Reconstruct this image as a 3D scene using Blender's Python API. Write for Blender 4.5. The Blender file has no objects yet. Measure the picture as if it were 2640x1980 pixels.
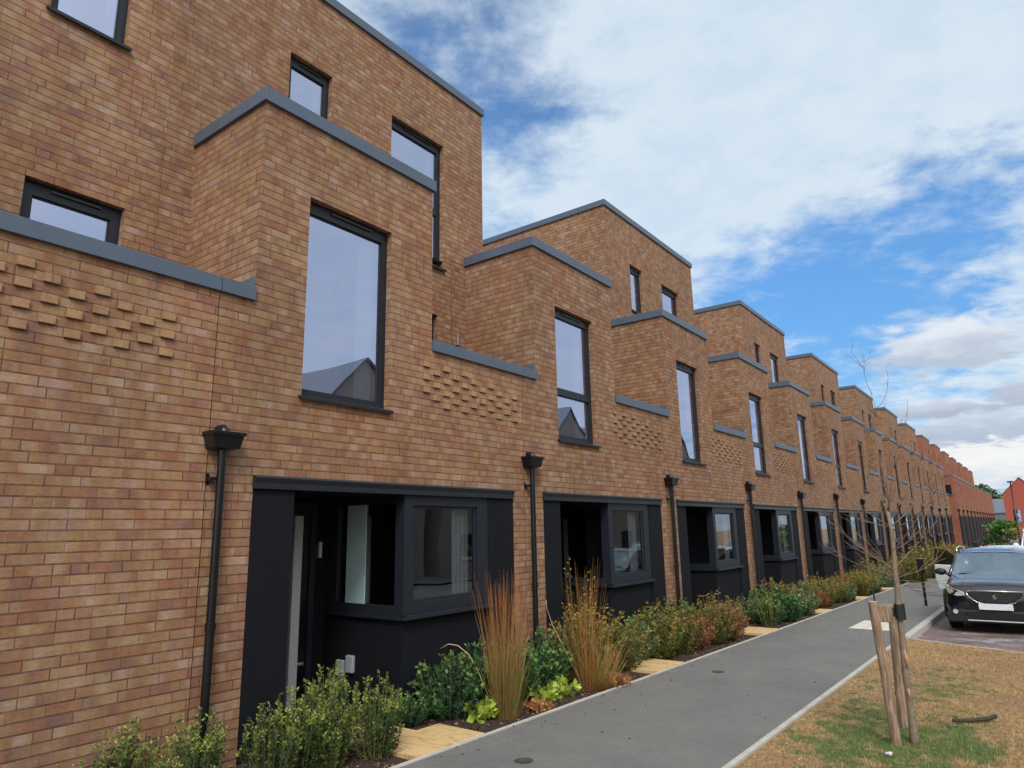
import bpy, bmesh, math, random
from mathutils import Vector, Matrix
import numpy as np
random.seed(7); rng = np.random.default_rng(7)
S = bpy.context.scene
C = S.collection
R = math.radians
# ------------------------------------------------------------------ camera
def cam_axes(yaw, pitch, roll):
    f = Vector((-math.sin(yaw)*math.cos(pitch), math.cos(yaw)*math.cos(pitch), math.sin(pitch)))
    r = f.cross(Vector((0, 0, 1))).normalized(); u = r.cross(f)
    c, s = math.cos(roll), math.sin(roll)
    return c*r + s*u, -s*r + c*u, f
cr, cu, cf = cam_axes(R(36.843), R(12.089), R(-1.085))
camd = bpy.data.cameras.new('camera'); cam = bpy.data.objects.new('camera', camd); C.objects.link(cam)
camd.sensor_width = 36; camd.lens = 36*1759.2/2640; camd.clip_end = 3000; camd.clip_start = .05
m = Matrix.Identity(4)
for i in range(3):
    m[i][0] = cr[i]; m[i][1] = cu[i]; m[i][2] = -cf[i]
m[0][3], m[1][3], m[2][3] = 5.38, 0, 1.6
cam.matrix_world = m
S.camera = cam
# ------------------------------------------------------------------ sun, sky, exposure
SUN_EL, SUN_AZ = 44, 140        # azimuth measured from +Y towards +X: behind the camera, to the right
sd = bpy.data.lights.new('sun', 'SUN'); sd.energy = 2.0; sd.angle = R(15); sd.color = (1, .97, .925)
sun = bpy.data.objects.new('sun', sd); C.objects.link(sun)
sdir = Vector((math.sin(R(SUN_AZ))*math.cos(R(SUN_EL)), math.cos(R(SUN_AZ))*math.cos(R(SUN_EL)), math.sin(R(SUN_EL))))
sun.rotation_euler = sdir.to_track_quat('Z', 'Y').to_euler()
S.view_settings.view_transform = 'Standard'; S.view_settings.look = 'None'
S.view_settings.gamma = 1; S.view_settings.exposure = 0.0
S.cycles.max_bounces = 8; S.cycles.transparent_max_bounces = 12

class NT:
    """small helper that builds shader nodes"""
    def __init__(s, tree): s.t = tree; s.n = tree.nodes; s.l = tree.links; s.n.clear()
    def new(s, typ, **kw):
        nd = s.n.new(typ)
        for k, v in kw.items(): setattr(nd, k, v)
        return nd
    def link(s, a, b): s.l.new(a, b)
    def put(s, sock, v):
        if isinstance(v, bpy.types.NodeSocket): s.link(v, sock)
        else: sock.default_value = v
    def math(s, op, a, b=None, c=None, clamp=False):
        nd = s.new('ShaderNodeMath', operation=op, use_clamp=clamp)
        s.put(nd.inputs[0], a)
        if b is not None: s.put(nd.inputs[1], b)
        if c is not None: s.put(nd.inputs[2], c)
        return nd.outputs[0]
    def vmath(s, op, a, b=None):
        nd = s.new('ShaderNodeVectorMath', operation=op)
        s.put(nd.inputs[0], a)
        if b is not None: s.put(nd.inputs[1], b)
        return nd.outputs['Value'] if op in ('DOT_PRODUCT', 'LENGTH', 'DISTANCE') else nd.outputs[0]
    def mix(s, f, a, b, mode='MIX'):
        nd = s.new('ShaderNodeMix', data_type='RGBA', blend_type=mode)
        s.put(nd.inputs[0], f)
        s.put(nd.inputs[6], a if isinstance(a, bpy.types.NodeSocket) else (*a, 1)[:4])
        s.put(nd.inputs[7], b if isinstance(b, bpy.types.NodeSocket) else (*b, 1)[:4])
        return nd.outputs[2]
    def sep(s, v):
        nd = s.new('ShaderNodeSeparateXYZ'); s.put(nd.inputs[0], v); return nd.outputs
    def comb(s, x, y, z=0.0):
        nd = s.new('ShaderNodeCombineXYZ'); s.put(nd.inputs[0], x); s.put(nd.inputs[1], y); s.put(nd.inputs[2], z); return nd.outputs[0]
    def noise(s, v, scale, detail=3, rough=.5, dist=0.0, out=0, dim='3D'):
        nd = s.new('ShaderNodeTexNoise', noise_dimensions=dim); s.put(nd.inputs['Vector'], v)
        nd.inputs['Scale'].default_value = scale; nd.inputs['Detail'].default_value = detail
        nd.inputs['Roughness'].default_value = rough; nd.inputs['Distortion'].default_value = dist
        return nd.outputs[out]
    def ramp(s, f, stops, interp='LINEAR'):
        nd = s.new('ShaderNodeValToRGB'); s.put(nd.inputs[0], f); cr_ = nd.color_ramp; cr_.interpolation = interp
        while len(cr_.elements) < len(stops): cr_.elements.new(.5)
        for e, (p, c) in zip(cr_.elements, stops):
            e.position = p; e.color = (*c, 1) if not isinstance(c, (int, float)) else (c, c, c, 1)
        return nd.outputs[0]
    def maprange(s, v, a, b, c=0.0, d=1.0, smooth=True):
        nd = s.new('ShaderNodeMapRange', interpolation_type='SMOOTHSTEP' if smooth else 'LINEAR')
        s.put(nd.inputs[0], v)
        for i, x in enumerate((a, b, c, d)): nd.inputs[i+1].default_value = x
        return nd.outputs[0]

W = bpy.data.worlds.new('World'); S.world = W; W.use_nodes = True
t = NT(W.node_tree)
sky = t.new('ShaderNodeTexSky', sky_type='NISHITA'); sky.sun_disc = False
sky.sun_elevation = R(SUN_EL); sky.sun_rotation = R(SUN_AZ); sky.air_density = 1.0; sky.dust_density = .6; sky.ozone_density = 2.2
gen = t.new('ShaderNodeTexCoord').outputs['Generated']
nrm = t.vmath('NORMALIZE', gen); sx, sy, sz = t.sep(nrm)
def dirv(px, py):           # direction of a feature of the sky
    v = (cf + cr*((px-1320)/1759.2) - cu*((py-990)/1759.2)).normalized(); return v
zc = t.math('ADD', t.math('MAXIMUM', sz, 0.0), .16)
pv = t.comb(t.math('DIVIDE', sx, zc), t.math('DIVIDE', sy, zc))
# cirrus streaks run from lower left to upper right of the view: stretch the noise
rot = t.new('ShaderNodeVectorRotate', rotation_type='Z_AXIS'); t.put(rot.inputs['Vector'], pv); rot.inputs['Angle'].default_value = R(-38)
st = t.new('ShaderNodeMapping'); t.put(st.inputs[0], rot.outputs[0]); st.inputs['Scale'].default_value = (.55, 1.25, 1)
n1 = t.noise(st.outputs[0], 1.6, 8, .58, .35)
n2 = t.noise(pv, 7.5, 7, .62, .15)
n3 = t.noise(pv, 1.1, 3, .5, .1)
n4 = t.noise(st.outputs[0], 6.0, 6, .62, .5)
dens = t.math('ADD', t.math('ADD', t.math('MULTIPLY', n1, .40), t.math('MULTIPLY', n2, .40)), t.math('MULTIPLY', n4, .20))
def lobe(px, py, rad, sharp=1.0):   # smooth bump in angular distance round a direction
    d = dirv(px, py); dd = t.vmath('DISTANCE', nrm, (d.x, d.y, d.z))
    return t.maprange(dd, rad, 0.0)
def add(a, b, k): return t.math('ADD', a, t.math('MULTIPLY', b, k))
dens = t.math('ADD', dens, .11)
for px, py, r_, k in [(2010, 820, .20, -.15), (2230, 740, .22, -.15), (2450, 640, .24, -.11), (1830, 760, .14, -.06), (2600, 540, .20, -.06), (1700, 480, .40, .05), (2300, 150, .55, .10),
                      (2060, 220, .5, .05), (1180, 260, .20, -.08), (1400, 270, .12, -.10), (1330, 600, .14, -.04), (1010, 90, .18, -.05), (1230, 60, .16, -.05), (1900, 1010, .15, .05), (2300, 830, .10, .03), (2560, 860, .2, .05), (1280, 330, .08, -.05), (1550, 330, .09, -.04)]:
    dens = add(dens, lobe(px, py, r_), k)
dens = t.math('ADD', dens, t.maprange(sx, .12, .6, 0, .13))
cover = t.maprange(dens, .44, .68, .05, 1.0)
bright = t.mix(n3, (6.2, 7.6, 8.9), (8.2, 8.9, 9.4))
bright = t.mix(t.maprange(n2, .35, .65), t.mix(1.0, bright, (.90, .94, .98), 'MULTIPLY'), bright)
col = t.mix(t.math('MULTIPLY', cover, .95), t.mix(1.0, sky.outputs[0], t.mix(t.maprange(sz, .40, .8), t.mix(t.maprange(sz, .0, .36, smooth=False), (.44, .76, .98), (.80, 1.46, 1.90)), (1.15, 1.5, 1.75)), 'MULTIPLY'), bright)
# cumulus puffs with grey undersides
lown = t.noise(pv, 7.0, 6, .55, .3)
def puff(px, py, rx, thr, body, under, shift):
    global col
    d = dirv(px, py); off = t.vmath('SUBTRACT', nrm, (d.x, d.y, d.z)); right = Vector((cr.x, cr.y, 0)).normalized()
    a = t.vmath('DOT_PRODUCT', off, tuple(right)); b = t.sep(off)[2]
    e = t.math('SQRT', t.math('ADD', t.math('POWER', t.math('DIVIDE', a, rx), 2.0), t.math('POWER', t.math('DIVIDE', b, rx*thr), 2.0)))
    e = t.math('ADD', e, t.math('MULTIPLY', t.math('SUBTRACT', lown, .5), 2.0))
    mask = t.maprange(e, 1.05, .55)
    shade = t.maprange(t.math('ADD', t.math('DIVIDE', b, rx*thr), t.math('MULTIPLY', t.math('SUBTRACT', n2, .5), 1.6)), -.5+shift, .9+shift)
    col = t.mix(t.math('MULTIPLY', mask, .92), col, t.mix(shade, under, body))
puff(2440, 890, .080, .45, (8.0, 8.5, 9.2), (5.0, 5.7, 6.8), -.15)
puff(2560, 1110, .125, .27, (6.0, 6.8, 8.0), (4.5, 5.2, 6.5), 0)
puff(2400, 1060, .055, .25, (6.0, 6.6, 7.6), (4.4, 5.0, 6.2), 0)
puff(2640, 1010, .04, .4, (5.6, 6.2, 7.4), (4.5, 5.1, 6.4), 0)
puff(2590, 1190, .13, .24, (9.4, 9.4, 9.4), (7.4, 7.8, 8.4), -.6)
# the cloud veil is brightest round the hidden sun
sd_ = t.vmath('DISTANCE', nrm, tuple(sdir)); glow = t.maprange(sd_, 1.15, 0.0)
col = t.mix(glow, col, (23.5, 22.8, 22.0))
col = t.mix(t.maprange(sz, 0.0, -.05), col, (1.2, 1.2, 1.1))
bg = t.new('ShaderNodeBackground'); t.put(bg.inputs[0], col); bg.inputs[1].default_value = .1
t.link(bg.outputs[0], t.new('ShaderNodeOutputWorld').inputs[0])

# ------------------------------------------------------------------ materials
def lin(r, g, b): return tuple(((c/255)/12.92 if c/255 <= .04045 else ((c/255+.055)/1.055)**2.4) for c in (r, g, b))
def mat(name):
    mt = bpy.data.materials.new(name); mt.use_nodes = True; n = NT(mt.node_tree)
    out = n.new('ShaderNodeOutputMaterial'); b = n.new('ShaderNodeBsdfPrincipled'); n.link(b.outputs[0], out.inputs[0])
    n.b = b; n.out = out
    return mt, n
def simple(name, color, rough=.6, metal=0.0, var=.15, scale=9.0, bump=0.0, spec=.5, bscale=None):
    mt, n = mat(name); co = n.new('ShaderNodeTexCoord').outputs['Object']
    f = n.noise(co, scale, 4, .6)
    c = n.mix(n.maprange(f, .3, .7, smooth=False), tuple(x*(1-var) for x in color), tuple(min(1, x*(1+var)) for x in color))
    n.link(c, n.b.inputs['Base Color']); n.b.inputs['Roughness'].default_value = rough; n.b.inputs['Metallic'].default_value = metal
    n.b.inputs['Specular IOR Level'].default_value = spec
    if bump:
        bp = n.new('ShaderNodeBump'); bp.inputs['Strength'].default_value = bump; bp.inputs['Distance'].default_value = .01
        n.link(n.noise(co, bscale or scale*4, 4, .6), bp.inputs['Height']); n.link(bp.outputs[0], n.b.inputs['Normal'])
    return mt
def brick_mat(name, cols, mortar, tint=(1, 1, 1), DR=None):
    DR = DR or [cols[0], cols[1], cols[2], cols[3]]
    mt, n = mat(name)
    uv = n.new('ShaderNodeUVMap').outputs[0]; ux, uy, _ = n.sep(uv)
    loc = n.sep(n.new('ShaderNodeObjectInfo').outputs['Location'])[1]
    row = n.math('FLOOR', n.math('DIVIDE', uy, .075)); fv = n.math('SUBTRACT', uy, n.math('MULTIPLY', row, .075))
    def wn(a, b, c):
        w = n.new('ShaderNodeTexWhiteNoise', noise_dimensions='3D'); n.put(w.inputs[0], n.comb(a, b, c)); return w.outputs
    rr = wn(row, 3.3, loc)[0]
    off = n.math('MULTIPLY', n.math('FLOOR', n.math('MULTIPLY', rr, 5.99)), .05625)
    uu = n.math('ADD', n.math('ADD', ux, off), n.math('MULTIPLY', n.math('MODULO', n.math('ABSOLUTE', row), 2.0), .1125))
    k = n.math('FLOOR', n.math('DIVIDE', uu, .225)); s = n.math('SUBTRACT', uu, n.math('MULTIPLY', k, .225))
    split = n.math('GREATER_THAN', wn(k, row, n.math('ADD', loc, 7.0))[0], .70)
    half = n.math('MULTIPLY', split, n.math('GREATER_THAN', s, .1125))
    s2 = n.math('SUBTRACT', s, n.math('MULTIPLY', half, .1125))
    seed = wn(n.math('ADD', k, n.math('MULTIPLY', half, .5)), row, n.math('ADD', loc, 1.7))
    col = n.ramp(seed[0], [(i/len(cols), c) for i, c in enumerate(cols)], 'CONSTANT')
    cs = n.sep(seed[1])     # a second tone drifts over part of each brick
    col2 = n.ramp(cs[1], [(i/len(cols), c) for i, c in enumerate(cols)], 'CONSTANT')
    fb = n.noise(n.comb(n.math('MULTIPLY', ux, 8.0), n.math('MULTIPLY', uy, 4.0), n.math('MULTIPLY', cs[2], 20.0)), 1.0, 3, .6)
    col = n.mix(n.maprange(fb, .40, .60, 0, .9), col, col2)
    # tones drift along a course across the faint head joints
    fc = n.noise(n.comb(n.math('MULTIPLY', ux, 6.5), n.math('MULTIPLY', row, 5.3), loc), 1.0, 2, .5)
    drift = n.ramp(fc, [(.28, DR[0]), (.42, DR[1]), (.56, DR[2]), (.70, DR[3])])
    col = n.mix(.56, col, drift)
    fd = n.noise(n.comb(ux, uy, loc), .9, 3, .55)
    col = n.mix(1.0, col, n.ramp(fd, [(.35, (1.04, .97, .93)), (.65, (.98, 1.02, 1.03))]), 'MULTIPLY')
    # drag marks and blotches inside a brick, broad patches over the wall
    f1 = n.noise(n.comb(n.math('MULTIPLY', ux, 1.0), n.math('MULTIPLY', uy, 3.0), loc), 13, 4, .65)
    col = n.mix(n.maprange(f1, .3, .72, 0, .6), col, n.mix(1.0, col, (.76, .70, .66), 'MULTIPLY'))
    f2 = n.noise(n.comb(ux, uy, loc), 60, 3, .7)
    col = n.mix(1.0, col, n.ramp(f2, [(.25, .80), (.75, 1.16)]), 'MULTIPLY')
    f3 = n.noise(n.comb(ux, uy, loc), .55, 3, .5)
    col = n.mix(1.0, col, n.ramp(f3, [(.3, (.90, .88, .86)), (.7, (1.08, 1.06, 1.04))]), 'MULTIPLY')
    f5 = n.noise(n.comb(n.math('MULTIPLY', ux, 2.6), n.math('MULTIPLY', uy, .35), loc), 1.0, 4, .6)
    col = n.mix(1.0, col, n.ramp(f5, [(.3, (.88, .87, .86)), (.6, (1.03, 1.03, 1.03))]), 'MULTIPLY')
    # a few limey smears
    f4 = n.noise(n.comb(ux, n.math('MULTIPLY', uy, 1.6), loc), 2.3, 6, .75)
    col = n.mix(n.maprange(f4, .665, .76, 0, .5), col, (.50, .46, .42))
    bed = n.maprange(fv, .009, .012, 1, 0); hd = n.math('MULTIPLY', n.maprange(s2, .007, .010, 1, 0), n.maprange(cs[0], .35, .95, .22, .85))
    mask = n.math('MAXIMUM', n.math('MULTIPLY', bed, n.maprange(f1, .25, .6, .95, .55)), hd)
    mort = n.mix(f2, tuple(c*.8 for c in mortar), tuple(c*1.2 for c in mortar))
    col = n.mix(mask, col, mort)
    if tint != (1, 1, 1): col = n.mix(1.0, col, tint, 'MULTIPLY')
    n.link(col, n.b.inputs['Base Color']); n.b.inputs['Roughness'].default_value = .88; n.b.inputs['Specular IOR Level'].default_value = .25
    bp = n.new('ShaderNodeBump'); bp.inputs['Strength'].default_value = .55; bp.inputs['Distance'].default_value = .008
    h = n.math('SUBTRACT', n.math('ADD', n.math('MULTIPLY', f2, .35), n.math('MULTIPLY', seed[0], .25)), mask)
    n.link(h, bp.inputs['Height']); n.link(bp.outputs[0], n.b.inputs['Normal'])
    return mt
M = {}
M['brick'] = brick_mat('brown_brick', [lin(168, 134, 108), lin(158, 118, 86), lin(170, 142, 102), lin(146, 110, 98), lin(164, 126, 102), lin(154, 110, 76), lin(176, 148, 118), lin(150, 112, 90), lin(144, 108, 92), lin(166, 136, 98), lin(158, 122, 104)], lin(80, 58, 50), (.86, .885, 1.0), [lin(120, 92, 84), lin(154, 108, 76), lin(166, 136, 94), lin(186, 160, 140)])
M['header_brick'] = brick_mat('pale_header_brick', [lin(176, 144, 108), lin(166, 132, 100), lin(182, 152, 108), lin(160, 124, 102), lin(174, 138, 114)], lin(104, 80, 66), (.86, .87, .94))
M['render'] = simple('beige_render', lin(168, 152, 134), .9, var=.06, scale=2)
M['red'] = brick_mat('red_brick', [lin(154, 100, 80), lin(144, 92, 74), lin(162, 108, 86), lin(150, 96, 76), lin(138, 88, 74)], lin(120, 86, 76))
M['red2'] = simple('far_red_brick', lin(150, 74, 60), .9, var=.12, scale=2)
M['coping'] = simple('grey_metal_coping', lin(78, 90, 106), .42, .0, .06, 2.0, spec=.5)
M['frame'] = simple('anthracite_frame', lin(34, 38, 46), .4, 0, .05, 3.0, spec=.3)
M['black'] = simple('black_render', lin(17, 19, 25), .75, 0, .16, 3.5, .3, bscale=120, spec=.22)
M['blackgloss'] = simple('black_powder_coat', lin(15, 16, 19), .32, 0, .1, 6)
M['header'] = simple('dark_metal_header', lin(34, 38, 46), .38, 0, .08, 3)
M['white'] = simple('white_upvc', lin(205, 208, 212), .4, 0, .04, 5)
M['pale_teal'] = simple('pale_teal_panel', lin(170, 196, 196), .5, 0, .05, 4)
M['curtain'] = simple('pale_curtain', lin(225, 232, 235), .8, 0, .06, 6)
M['room'] = simple('room_wall', lin(150, 150, 150), .9, 0, .05, 2)
M['roof'] = simple('grey_roof_membrane', lin(110, 112, 115), .8, 0, .1, 2)
M['slate'] = simple('slate_roof', lin(95, 104, 112), .6, 0, .15, 3)
def glass_mat(name, refl, tint, gt=(.8, .86, 1.0)):
    mt, n = mat(name)
    g = n.new('ShaderNodeBsdfGlossy'); g.inputs['Roughness'].default_value = .0; g.inputs[0].default_value = (*gt, 1)
    # float glass is never quite flat: very slow waves
    tr = n.new('ShaderNodeBsdfTransparent'); tr.inputs[0].default_value = (*tint, 1)
    lw = n.new('ShaderNodeLayerWeight'); lw.inputs[0].default_value = .35
    mx = n.new('ShaderNodeMixShader'); n.link(n.maprange(lw.outputs['Fresnel'], 0.0, .7, refl, .92, False), mx.inputs[0])
    co = n.new('ShaderNodeTexCoord').outputs['Object']
    bp = n.new('ShaderNodeBump'); bp.inputs['Strength'].default_value = .10; bp.inputs['Distance'].default_value = .02
    n.link(n.noise(co, 1.3, 1, .5), bp.inputs['Height']); n.link(bp.outputs[0], g.inputs['Normal'])
    n.link(tr.outputs[0], mx.inputs[1]); n.link(g.outputs[0], mx.inputs[2]); n.link(mx.outputs[0], n.out.inputs[0])
    return mt
M['glass'] = glass_mat('coated_window_glass', .56, (.60, .64, .70), (.74, .78, 1.0))
M['glass_low'] = glass_mat('clear_window_glass', .13, (.6, .64, .68), (.9, .95, 1.0))
M['glass_car'] = glass_mat('car_window_glass', .34, (.30, .34, .36), (.85, .95, 1.0))
def attr_mat(name, rough=.6, trans=.25, spec=.3):
    mt, n = mat(name)
    a = n.new('ShaderNodeAttribute', attribute_name='Col').outputs['Color']
    hs = n.new('ShaderNodeHueSaturation'); n.link(a, hs.inputs['Color'])
    w = n.math('FRACT', n.math('MULTIPLY', n.new('ShaderNodeObjectInfo').outputs['Random'], 7.3))
    n.link(n.math('ADD', n.math('MULTIPLY', w, .3), .85), hs.inputs['Value'])
    n.link(hs.outputs[0], n.b.inputs['Base Color']); n.b.inputs['Roughness'].default_value = rough; n.b.inputs['Specular IOR Level'].default_value = spec
    if trans:
        tl = n.new('ShaderNodeBsdfTranslucent'); n.link(hs.outputs[0], tl.inputs[0]); mx = n.new('ShaderNodeMixShader'); mx.inputs[0].default_value = trans
        n.link(n.b.outputs[0], mx.inputs[1]); n.link(tl.outputs[0], mx.inputs[2]); n.link(mx.outputs[0], n.out.inputs[0])
    return mt
M['leaf'] = attr_mat('leaves', .5, .3)
M['chips'] = attr_mat('bark_chips', .9, 0)
# asphalt
mt, n = mat('asphalt_path'); co = n.new('ShaderNodeTexCoord').outputs['Object']
a = n.noise(co, 150, 5, .8); b_ = n.noise(co, 1.1, 5, .6); c_ = n.noise(co, 9, 4, .6)
col = n.ramp(a, [(.3, lin(84, 83, 81)), (.5, lin(111, 110, 107)), (.75, lin(142, 139, 134))])
col = n.mix(1.0, col, n.ramp(b_, [(.3, (.84, .85, .88)), (.7, (1.08, 1.07, 1.04))]), 'MULTIPLY'); col = n.mix(1.0, col, n.ramp(c_, [(.3, .90), (.7, 1.06)]), 'MULTIPLY')
n.link(col, n.b.inputs['Base Color']); n.b.inputs['Roughness'].default_value = .8
bp = n.new('ShaderNodeBump'); bp.inputs['Strength'].default_value = .5; bp.inputs['Distance'].default_value = .004; n.link(a, bp.inputs['Height']); n.link(bp.outputs[0], n.b.inputs['Normal'])
M['asphalt'] = mt
# block paving of the parking bays
mt, n = mat('block_paving'); co = n.new('ShaderNodeTexCoord').outputs['Object']
bt = n.new('ShaderNodeTexBrick'); n.link(co, bt.inputs['Vector'])
for k_, v_ in dict(Scale=1.0, ).items(): bt.inputs[k_].default_value = v_
bt.inputs['Brick Width'].default_value = .2; bt.inputs['Row Height'].default_value = .1; bt.inputs['Mortar Size'].default_value = .005
bt.inputs['Color1'].default_value = (*lin(104, 88, 88), 1); bt.inputs['Color2'].default_value = (*lin(132, 112, 106), 1); bt.inputs['Mortar'].default_value = (*lin(70, 62, 60), 1)
d_ = n.noise(co, 1.6, 5, .65)
col = n.mix(n.maprange(d_, .52, .64, 0, .7), bt.outputs[0], lin(158, 158, 162)); col = n.mix(n.maprange(n.noise(co, 2.3, 4, .6), .55, .65, 0, .6), col, lin(66, 56, 54))
n.link(col, n.b.inputs['Base Color']); n.b.inputs['Roughness'].default_value = .75; M['paving'] = mt
# sandstone
mt, n = mat('sandstone_slab'); co = n.new('ShaderNodeTexCoord').outputs['Object']
wv = n.noise(n.vmath('MULTIPLY', co, (2.0, 7.0, 1.0)), 1.6, 5, .6, 1.2)
col = n.ramp(wv, [(.3, lin(188, 156, 108)), (.5, lin(208, 178, 126)), (.62, lin(176, 138, 92)), (.75, lin(214, 190, 142))])
n.link(n.mix(1.0, col, n.ramp(n.noise(co, 60, 3, .6), [(.3, .86), (.7, 1.06)]), 'MULTIPLY'), n.b.inputs['Base Color']); n.b.inputs['Roughness'].default_value = .85; M['sandstone'] = mt
M['concrete'] = simple('concrete_edging', lin(178, 174, 164), .85, 0, .14, 7, .3)
M['tactile'] = simple('pale_concrete_slab', lin(205, 200, 182), .85, 0, .08, 7, .3)
# soil
mt, n = mat('bark_mulch_soil'); co = n.new('ShaderNodeTexCoord').outputs['Object']
col = n.ramp(n.noise(co, 42, 5, .7), [(.35, lin(36, 26, 24)), (.55, lin(66, 47, 40)), (.72, lin(104, 78, 62))])
n.link(col, n.b.inputs['Base Color']); n.b.inputs['Roughness'].default_value = .95
bp = n.new('ShaderNodeBump'); bp.inputs['Strength'].default_value = 1; bp.inputs['Distance'].default_value = .03; n.link(n.noise(co, 30, 5, .7), bp.inputs['Height']); n.link(bp.outputs[0], n.b.inputs['Normal'])
M['soil'] = mt
def grass_color(n, co, blade=False):
    co = n.vmath('ADD', co, (13.7, 4.2, 0.0)); g = n.noise(co, .9, 5, .62, .4); p = n.noise(co, 5.0, 4, .65); q = n.noise(co, 22, 3, .6)
    x, y, _ = n.sep(n.vmath('SUBTRACT', co, (13.7, 4.2, 0.0)))
    # greener round the foot of the sapling, where it has been watered
    dd = n.math('SQRT', n.math('ADD', n.math('POWER', n.math('MULTIPLY', n.math('SUBTRACT', x, 4.25), .9), 2.0), n.math('POWER', n.math('MULTIPLY', n.math('SUBTRACT', y, 7.0), .72), 2.0)))
    dd2 = n.math('SQRT', n.math('ADD', n.math('POWER', n.math("SUBTRACT", x, 4.4), 2.0), n.math('POWER', n.math('MULTIPLY', n.math("SUBTRACT", y, 9.0), .5), 2.0)))
    w = n.math('ADD', n.maprange(dd, 1.4, .1, 0, .14), n.math('SUBTRACT', n.maprange(dd2, 2.0, .1, 0, .10), n.maprange(x, 4.7, 5.05, 0, .12)))
    f = n.math('ADD', n.math('ADD', n.math('MULTIPLY', g, .36), n.math('MULTIPLY', p, .64)), w)
    dry = n.ramp(q, [(.3, lin(146, 114, 76)), (.5, lin(182, 148, 100)), (.7, lin(204, 174, 126))])
    dry = n.mix(n.maprange(n.noise(co, 1.7, 3, .5), .45, .65, 0, .6), dry, lin(164, 132, 102))
    grn = n.ramp(q, [(.3, lin(84, 104, 52)), (.6, lin(114, 130, 68)), (.8, lin(148, 150, 88))])
    return n.mix(n.maprange(f, .55, .68), dry, grn)
mt, n = mat('dry_lawn'); co = n.new('ShaderNodeTexCoord').outputs['Object']
c0 = grass_color(n, co); c0 = n.mix(n.maprange(n.noise(co, 3.4, 5, .7), .66, .76, 0, .7), c0, lin(98, 76, 56))
n.link(n.mix(1.0, c0, (.8, .8, .8), 'MULTIPLY'), n.b.inputs['Base Color']); n.b.inputs['Roughness'].default_value = .95
bp = n.new('ShaderNodeBump'); bp.inputs['Strength'].default_value = 1; bp.inputs['Distance'].default_value = .03; n.link(n.noise(co, 70, 4, .7), bp.inputs['Height']); n.link(bp.outputs[0], n.b.inputs['Normal'])
M['lawn'] = mt
mt, n = mat('grass_blades'); co = n.new('ShaderNodeTexCoord').outputs['Object']
n.link(grass_color(n, co, True), n.b.inputs['Base Color']); n.b.inputs['Roughness'].default_value = .7; M['blades'] = mt
# timber and bark
mt, n = mat('weathered_timber'); co = n.new('ShaderNodeTexCoord').outputs['Object']
gr = n.noise(n.vmath('MULTIPLY', co, (9.0, 9.0, 1.0)), 5, 5, .65, .6)
col = n.ramp(gr, [(.3, lin(92, 72, 58)), (.5, lin(138, 114, 94)), (.62, lin(162, 140, 118)), (.75, lin(120, 90, 64))])
n.link(col, n.b.inputs['Base Color']); n.b.inputs['Roughness'].default_value = .85
bp = n.new('ShaderNodeBump'); bp.inputs['Strength'].default_value = .7; bp.inputs['Distance'].default_value = .006; n.link(gr, bp.inputs['Height']); n.link(bp.outputs[0], n.b.inputs['Normal'])
M['timber'] = mt
M['timber_top'] = simple('cut_timber', lin(196, 160, 128), .8, 0, .12, 30)
M['timber_new'] = simple('orange_timber', lin(150, 98, 62), .8, 0, .25, 14)
M['bark'] = simple('sapling_bark', lin(128, 112, 96), .85, 0, .3, 22, .6)
M['deadwood'] = simple('rotten_wood', lin(66, 58, 50), .9, 0, .35, 30, .6)
M['twig'] = simple('twig_bark', lin(128, 106, 90), .8, 0, .2, 30)
M['rubber'] = simple('black_rubber_strap', lin(34, 36, 38), .6, 0, .2, 20)
M['wound'] = simple('torn_bark', lin(178, 134, 98), .8, 0, .15, 30)
M['carpaint'] = simple('dark_blue_paint', lin(20, 26, 38), .12, .3, .04, 2); M['carpaint'].node_tree.nodes['Principled BSDF'].inputs['Coat Weight'].default_value = 1
M['whitepaint'] = simple('white_paint', lin(216, 222, 222), .2, 0, .03, 2)
M['chrome'] = simple('chrome', (.8, .82, .84), .12, 1, .02, 2)
M['studs'] = simple('dull_metal_studs', lin(84, 84, 86), .5, .4, .1, 8)
M['plastic'] = simple('black_plastic', lin(24, 25, 28), .55, 0, .1, 20)
M['lens'] = simple('headlight_lens', lin(196, 204, 190), .15, .2, .25, 30)
M['plate'] = simple('number_plate', lin(214, 220, 226), .4, 0, .12, 12)
M['tyre'] = simple('tyre_rubber', lin(22, 22, 24), .85, 0, .1, 20)
M['alloy'] = simple('alloy_rim', lin(150, 154, 160), .3, .9, .05, 5)
M['iron'] = simple('cast_iron', lin(84, 80, 76), .6, .3, .3, 30, .4)
M['beige'] = simple('grey_plastic_box', lin(150, 156, 160), .5, 0, .06, 8)
M['stone'] = simple('pale_boulder', lin(190, 160, 122), .9, 0, .2, 9, .6)

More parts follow.
